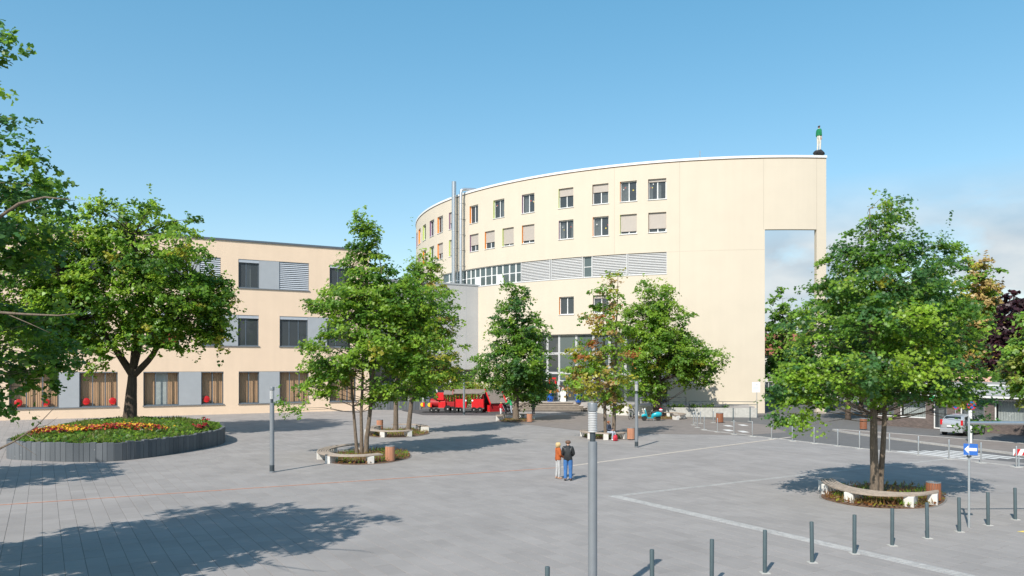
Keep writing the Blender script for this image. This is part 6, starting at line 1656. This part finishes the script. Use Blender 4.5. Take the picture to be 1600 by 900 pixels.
# ------------------------------------------------------------------ vehicles
M_SILP = pm('silver_car_paint', (.50, .51, .52), .3, .03, 2, metallic=.5, coat=.6); M_DARKP = pm('dark_car_paint', (.02, .023, .03), .3, .05, 2, metallic=.3, coat=.6); M_CGLASS = glass('car_glass', (.015, .02, .022), .85, .03)
M_LAMPR = pm('red_lamp', (.55, .015, .02), .2, .05); M_LAMPW = pm('clear_lamp', (.7, .7, .68), .15, .05); M_RIM = pm('alloy_rim', (.45, .45, .46), .35, .05, 4, metallic=.7)
def car(label, loc, rz, L_, Wd, Ht, paint, prof=None, cat='car', name='hatchback_car'):
    """x forward, origin on the ground below the middle; the body is lofted from stations along the car"""
    t = thing(name, label, cat, loc, rz)
    # stations: x, sill z, waist z, roof z, half width at waist, half width at roof
    S = prof or [(-.50, .42, .80, .84, .40, .36), (-.485, .30, .92, 1.0, .455, .40), (-.46, .22, .95, 1.12, .475, .40), (-.40, .20, .95, 1.40, .49, .39), (-.30, .19, .94, 1.48, .5, .385), (-.05, .19, .93, 1.52, .5, .385),
                 (.12, .19, .93, 1.45, .5, .38), (.24, .19, .94, 1.17, .5, .40), (.30, .19, .95, .99, .5, .42), (.42, .20, .86, .89, .48, .42), (.47, .24, .76, .79, .45, .40), (.50, .34, .62, .65, .36, .32)]
    sc = Ht/1.52; m = MB(); vs = []; n = 12
    for x, z0, zw, zr, ww, wr in S:
        X_ = x*L_; w, r = ww*Wd, wr*Wd
        prf = [(w*.86, z0), (w*.99, z0 + .12), (w, zw*.72 + z0*.28), (w*.97, zw), (r + (w - r)*.12, zw + (zr - zw)*.82), (r*.86, zr)]
        vs += [(X_, -y, z*sc) for y, z in prf] + [(X_, y, z*sc) for y, z in prf[::-1]]
    fs = [(i*n + k, (i+1)*n + k, (i+1)*n + (k+1) % n, i*n + (k+1) % n) for i in range(len(S) - 1) for k in range(n)] + [tuple(range(n)), tuple(range(len(S)*n - 1, (len(S)-1)*n - 1, -1))]
    m.add(vs, fs); b = m.build('body', paint, t, smooth=True, recalc=True)
    md = b.modifiers.new('sub', 'SUBSURF'); md.levels = 1; md.render_levels = 2
    pt = lambda x, k, f: None
    def sect(x):
        for a, c in zip(S, S[1:]):
            if a[0] <= x <= c[0]:
                f = (x - a[0])/(c[0] - a[0]); q = [a[i] + (c[i] - a[i])*f for i in range(6)]
                return q
        return S[0]
    def sidept(x, f, sgn, out=.012):      # f 0 waist .. 1 roof edge
        _, z0, zw, zr, ww, wr = sect(x); w, r = ww*Wd*.97, (wr + (ww - wr)*.12)*Wd
        return (x*L_, sgn*(w + (r - w)*f + out), (zw + (zr - zw)*.82*f)*sc)
    for sgn in (-1, 1):
        for a, c in ((-.385, -.235), (-.215, .0), (.02, .165)):
            q = [sidept(a, .12, sgn), sidept(c, .12, sgn), sidept(min(c, .13 if c > .1 else c), .92, sgn), sidept(a + .015, .92, sgn)]
            MB().add(q, [(0, 1, 2, 3) if sgn < 0 else (3, 2, 1, 0)]).build('side_window', M_CGLASS, t)
        for x in (-.31, .30):
            r = .305; y = sgn*Wd*.5
            w = MB(); w.lathe([(r*.6, -.1), (r*.95, -.095), (r, -.06), (r, .06), (r*.95, .095), (r*.6, .1)], 22, M=Matrix.Translation((x*L_, y - sgn*.085, r)) @ Matrix.Rotation(R_(90), 4, 'X')); wo = w.build('wheel', M_RUBBER, t, smooth=40)
            w = MB(); w.lathe([(.01, -.0), (r*.2, .01), (r*.58, -.012), (r*.64, 0), (r*.64, -.03)], 20, M=Matrix.Translation((x*L_, y + sgn*.022, r)) @ Matrix.Rotation(R_(-90*sgn), 4, 'X')); w.build('rim', M_RIM, wo, smooth=40)
            w = MB(); w.lathe([(r*1.0, .0), (r*1.22, .0), (r*1.22, .02), (r, .02)], 22, M=Matrix.Translation((x*L_, y - sgn*.012, r + .02)) @ Matrix.Rotation(R_(90), 4, 'X')); w.build('wheel_arch', M_BLACK, t)
        MB().bbox(-.06, .06, -.05, .05, 0, .1, .02).build('mirror', paint, t, loc=(.19*L_, sgn*(Wd*.5 + .06), .98*sc))
        x = -.478; MB().bbox(-.02, .07, -.075, .07, -.02, .34, .02).build('tail_light', M_LAMPR, t, loc=(x*L_ - .06, sgn*Wd*.415, .78*sc))
        MB().bbox(-.08, .05, -.13, .1, -.06, .09, .02).build('headlight', M_LAMPW, t, loc=(.475*L_, sgn*Wd*.36, .66*sc))
    # rear and front screens
    q0, q1 = sect(-.455), sect(-.40)
    MB().add([(-.468*L_ - .03, -.36*Wd, 1.0*sc), (-.468*L_ - .03, .36*Wd, 1.0*sc), (-.405*L_ - .03, .31*Wd, 1.36*sc), (-.405*L_ - .03, -.31*Wd, 1.36*sc)], [(3, 2, 1, 0)]).build('rear_window', M_CGLASS, t)
    MB().add([(.285*L_ + .02, -.39*Wd, 1.03*sc), (.285*L_ + .02, .39*Wd, 1.03*sc), (.145*L_ + .03, .335*Wd, 1.41*sc), (.145*L_ + .03, -.335*Wd, 1.41*sc)], [(0, 1, 2, 3)]).build('windscreen', M_CGLASS, t)
    MB().bbox(-.04, .04, -.46*Wd, .46*Wd, .26*sc, .50*sc, .03).build('rear_bumper', paint, t, loc=(-.497*L_, 0, 0))
    MB().bbox(-.03, .03, -.42*Wd, .42*Wd, .22*sc, .40*sc, .03).build('front_bumper', M_BLACK, t, loc=(.495*L_, 0, 0))
    MB().box(-.008, .008, -.26, .26, 0, .11).build('number_plate', M_SIGNW, t, loc=(-.513*L_ - .02, 0, .63*sc))
    return t
p = gr(1486, 681.5) + Vector((.2, .3, 0)); hd = math.atan2(.60, .80)
car('silver hatchback parked with its rear to the plaza in front of the shops', p + Vector((math.cos(hd), math.sin(hd), 0))*1.9, hd, 3.9, 1.68, 1.56, M_SILP)
car('dark car seen through the portal, right of the dark van', Vector((xat(1262, 106), 106, .3)), R_(200), 4.3, 1.75, 1.5, M_DARKP)
VAN = [(-.50, .40, 1.1, 1.2, .42, .38), (-.49, .28, 1.15, 1.85, .47, .43), (-.45, .22, 1.15, 1.98, .49, .44), (.05, .20, 1.12, 2.0, .5, .44), (.22, .20, 1.1, 1.92, .5, .43), (.34, .2, 1.08, 1.3, .49, .43), (.46, .24, .95, 1.0, .46, .42), (.50, .34, .7, .75, .40, .36)]
car('dark van with bright windscreen reflection seen through the portal by the pillar', Vector((xat(1228, 108), 108, .3)), R_(215), 4.8, 1.9, 1.52, M_DARKP, VAN, 'van', 'parked_van')
# turquoise scooter
M_TEAL = pm('turquoise_paint', (.012, .36, .44), .28, .05, 2, coat=.6)
t = thing('motor_scooter', 'turquoise motor scooter with red and white helmet on its seat, under the maple', 'scooter', gr(1018, 657.5), R_(180 + 3))
# x forward (to the left in the photo), length 1.9
def wheel2(par, x, r=.24, w=.1):
    m = MB(); m.lathe([(r*.55, -w*.5), (r*.9, -w*.5), (r, -w*.2), (r, w*.2), (r*.9, w*.5), (r*.55, w*.5)], 20, M=Matrix.Translation((x, 0, r)) @ Matrix.Rotation(R_(90), 4, 'X')); o = m.build('wheel', M_RUBBER, par, smooth=40)
    m = MB(); m.lathe([(.01, -.03), (r*.56, -.02), (r*.56, .02), (.01, .03)], 14, M=Matrix.Translation((x, 0, r)) @ Matrix.Rotation(R_(90), 4, 'X')); m.build('rim', M_RIM, o, smooth=40)
wheel2(t, .68); wheel2(t, -.62)
m = MB(); m.tube([(-.95, 0, .52), (-.8, 0, .60), (-.5, 0, .60), (-.2, 0, .52), (0, 0, .34)], [.1, .24, .27, .22, .1], 16); m.build('rear_body', M_TEAL, t, smooth=True)
m = MB(); m.bbox(-.15, .45, -.2, .2, .24, .30, .02); m.build('footboard', M_TEAL, t)
m = MB(); vs = []
for x, z, w in ((.42, .27, .19), (.47, .5, .22), (.54, .75, .22), (.6, .98, .17), (.62, 1.06, .1)):
    for y in (-w, -w*.5, 0, w*.5, w): vs.append((x + .05*(1 - (y/w)**2), y, z))
m.add(vs, [(5*i + k, 5*i + k + 1, 5*i + k + 6, 5*i + k + 5) for i in range(4) for k in range(4)]); o = m.build('leg_shield', M_TEAL, t, smooth=True); o.modifiers.new('s', 'SOLIDIFY').thickness = .03
m = MB(); m.tube([(.42, 0, .42), (.6, 0, .52), (.78, 0, .50), (.92, 0, .40)], [.06, .13, .14, .06], 12); m.build('front_mudguard', M_TEAL, t, smooth=True)
MB().tube([(.66, 0, .3), (.6, 0, .95), (.58, 0, 1.08)], .03, 8).build('steering_column', M_SILVER, t)
MB().tube([(.5, -.34, 1.08), (.58, -.2, 1.1), (.58, .2, 1.1), (.5, .34, 1.08)], .02, 8).build('handlebar', M_BLACK, t)
MB().lathe([(.02, -.06), (.1, -.05), (.11, .04), (.06, .08), (.01, .09)], 14, M=Matrix.Translation((.62, 0, 1.04)) @ Matrix.Rotation(R_(80), 4, 'Y')).build('headlight', M_LAMPW, t, smooth=40)
for y in (-.3, .3): MB().tube([(.52, y, 1.08), (.52, y*1.1, 1.28), (.52, y*1.1, 1.34)], [.008, .008, .05], 6).build('mirror', M_SILVER, t)
m = MB(); m.tube([(-.85, 0, .76), (-.5, 0, .80), (-.1, 0, .74), (.02, 0, .68)], [.09, .14, .13, .06], 12); m.build('seat', M_BLACK, t, smooth=True)
m = MB(); m.bbox(-1.02, -.72, -.16, .16, .80, .84, .01); m.build('luggage_rack', M_SILVER, t)
MB().lathe([(.01, -.02), (.05, 0), (.01, .03)], 10, M=Matrix.Translation((-.99, 0, .62)) @ Matrix.Rotation(R_(-90), 4, 'Y')).build('tail_light', M_LAMPR, t)
MB().tube([(-.1, -.1, .12), (-.8, -.16, .2)], .04, 8).build('exhaust', M_SILVER, t)
MB().tube([(-.1, .1, .28), (-.16, .2, .01)], .014, 6).build('kickstand', M_SILVER, t)
hm = thing('crash_helmet', 'red and white crash helmet lying on the rack of the turquoise scooter', 'helmet', gr(1018, 657.5) + Vector((.86, 0.05, .86)))
MB().lathe([(.10, 0), (.155, .06), (.165, .14), (.13, .24), (.06, .29), (.005, .3)], 16).build('shell', pm('helmet_red', (.6, .03, .08), .25, .05), hm, smooth=True)
MB().lathe([(.16, .09), (.172, .12), (.168, .17), (.15, .19)], 16).build('white_band', M_SIGNW, hm, smooth=True)
def bicycle(label, loc, rz, fm):
    t = thing('bicycle', label, 'bicycle', loc, rz, 'bicycles parked under the maple')
    for x in (-.52, .52):
        m = MB(); vs = []; n, k = 24, 6
        for i in range(n):
            a = 2*math.pi*i/n
            for j in range(k): b = 2*math.pi*j/k; r = .33 + .018*math.cos(b); vs.append((x + r*math.cos(a), .018*math.sin(b), .345 + r*math.sin(a)))
        m.add(vs, [(i*k + j, ((i+1) % n)*k + j, ((i+1) % n)*k + (j+1) % k, i*k + (j+1) % k) for i in range(n) for j in range(k)]); o = m.build('wheel', M_RUBBER, t, smooth=True)
        s_ = MB()
        for i in range(9): a = math.pi*i/9; s_.tube([(x + .32*math.cos(a), 0, .345 + .32*math.sin(a)), (x - .32*math.cos(a), 0, .345 - .32*math.sin(a))], .004, 3, False)
        s_.build('spokes', M_SILVER, o)
    f = MB()
    for a, b in (((-.52, 0, .345), (-.08, 0, .3)), ((-.08, 0, .3), (-.2, 0, .82)), ((-.2, 0, .8), (.36, 0, .82)), ((-.08, 0, .3), (.38, 0, .74)), ((-.52, 0, .345), (-.19, 0, .78)), ((.34, 0, .92), (.52, 0, .345))): f.tube([a, b], .018, 6)
    f.build('frame', fm, t); MB().tube([(.3, -.28, .98), (.35, -.1, 1.02), (.35, .1, 1.02), (.3, .28, .98)], .015, 6).build('handlebar', M_BLACK, t)
    MB().bbox(-.32, -.08, -.07, .07, .84, .9, .02).build('saddle', M_BLACK, t); MB().tube([(-.08, -.1, .3), (-.08, .1, .3)], .09, 12).build('chainring', M_DARKM, t)
    return t
bicycle('dark bicycle parked left of the turquoise scooter behind the lamp post', gr(986, 655), R_(65), M_DARKM)
bicycle('second dark bicycle leaning beside the first, left of the scooter', gr(990, 652.5), R_(80), M_BLACK)
bicycle('dark red bicycle standing right of the scooter against the ramp wall', gr(1056, 650), R_(20), M_REDD)
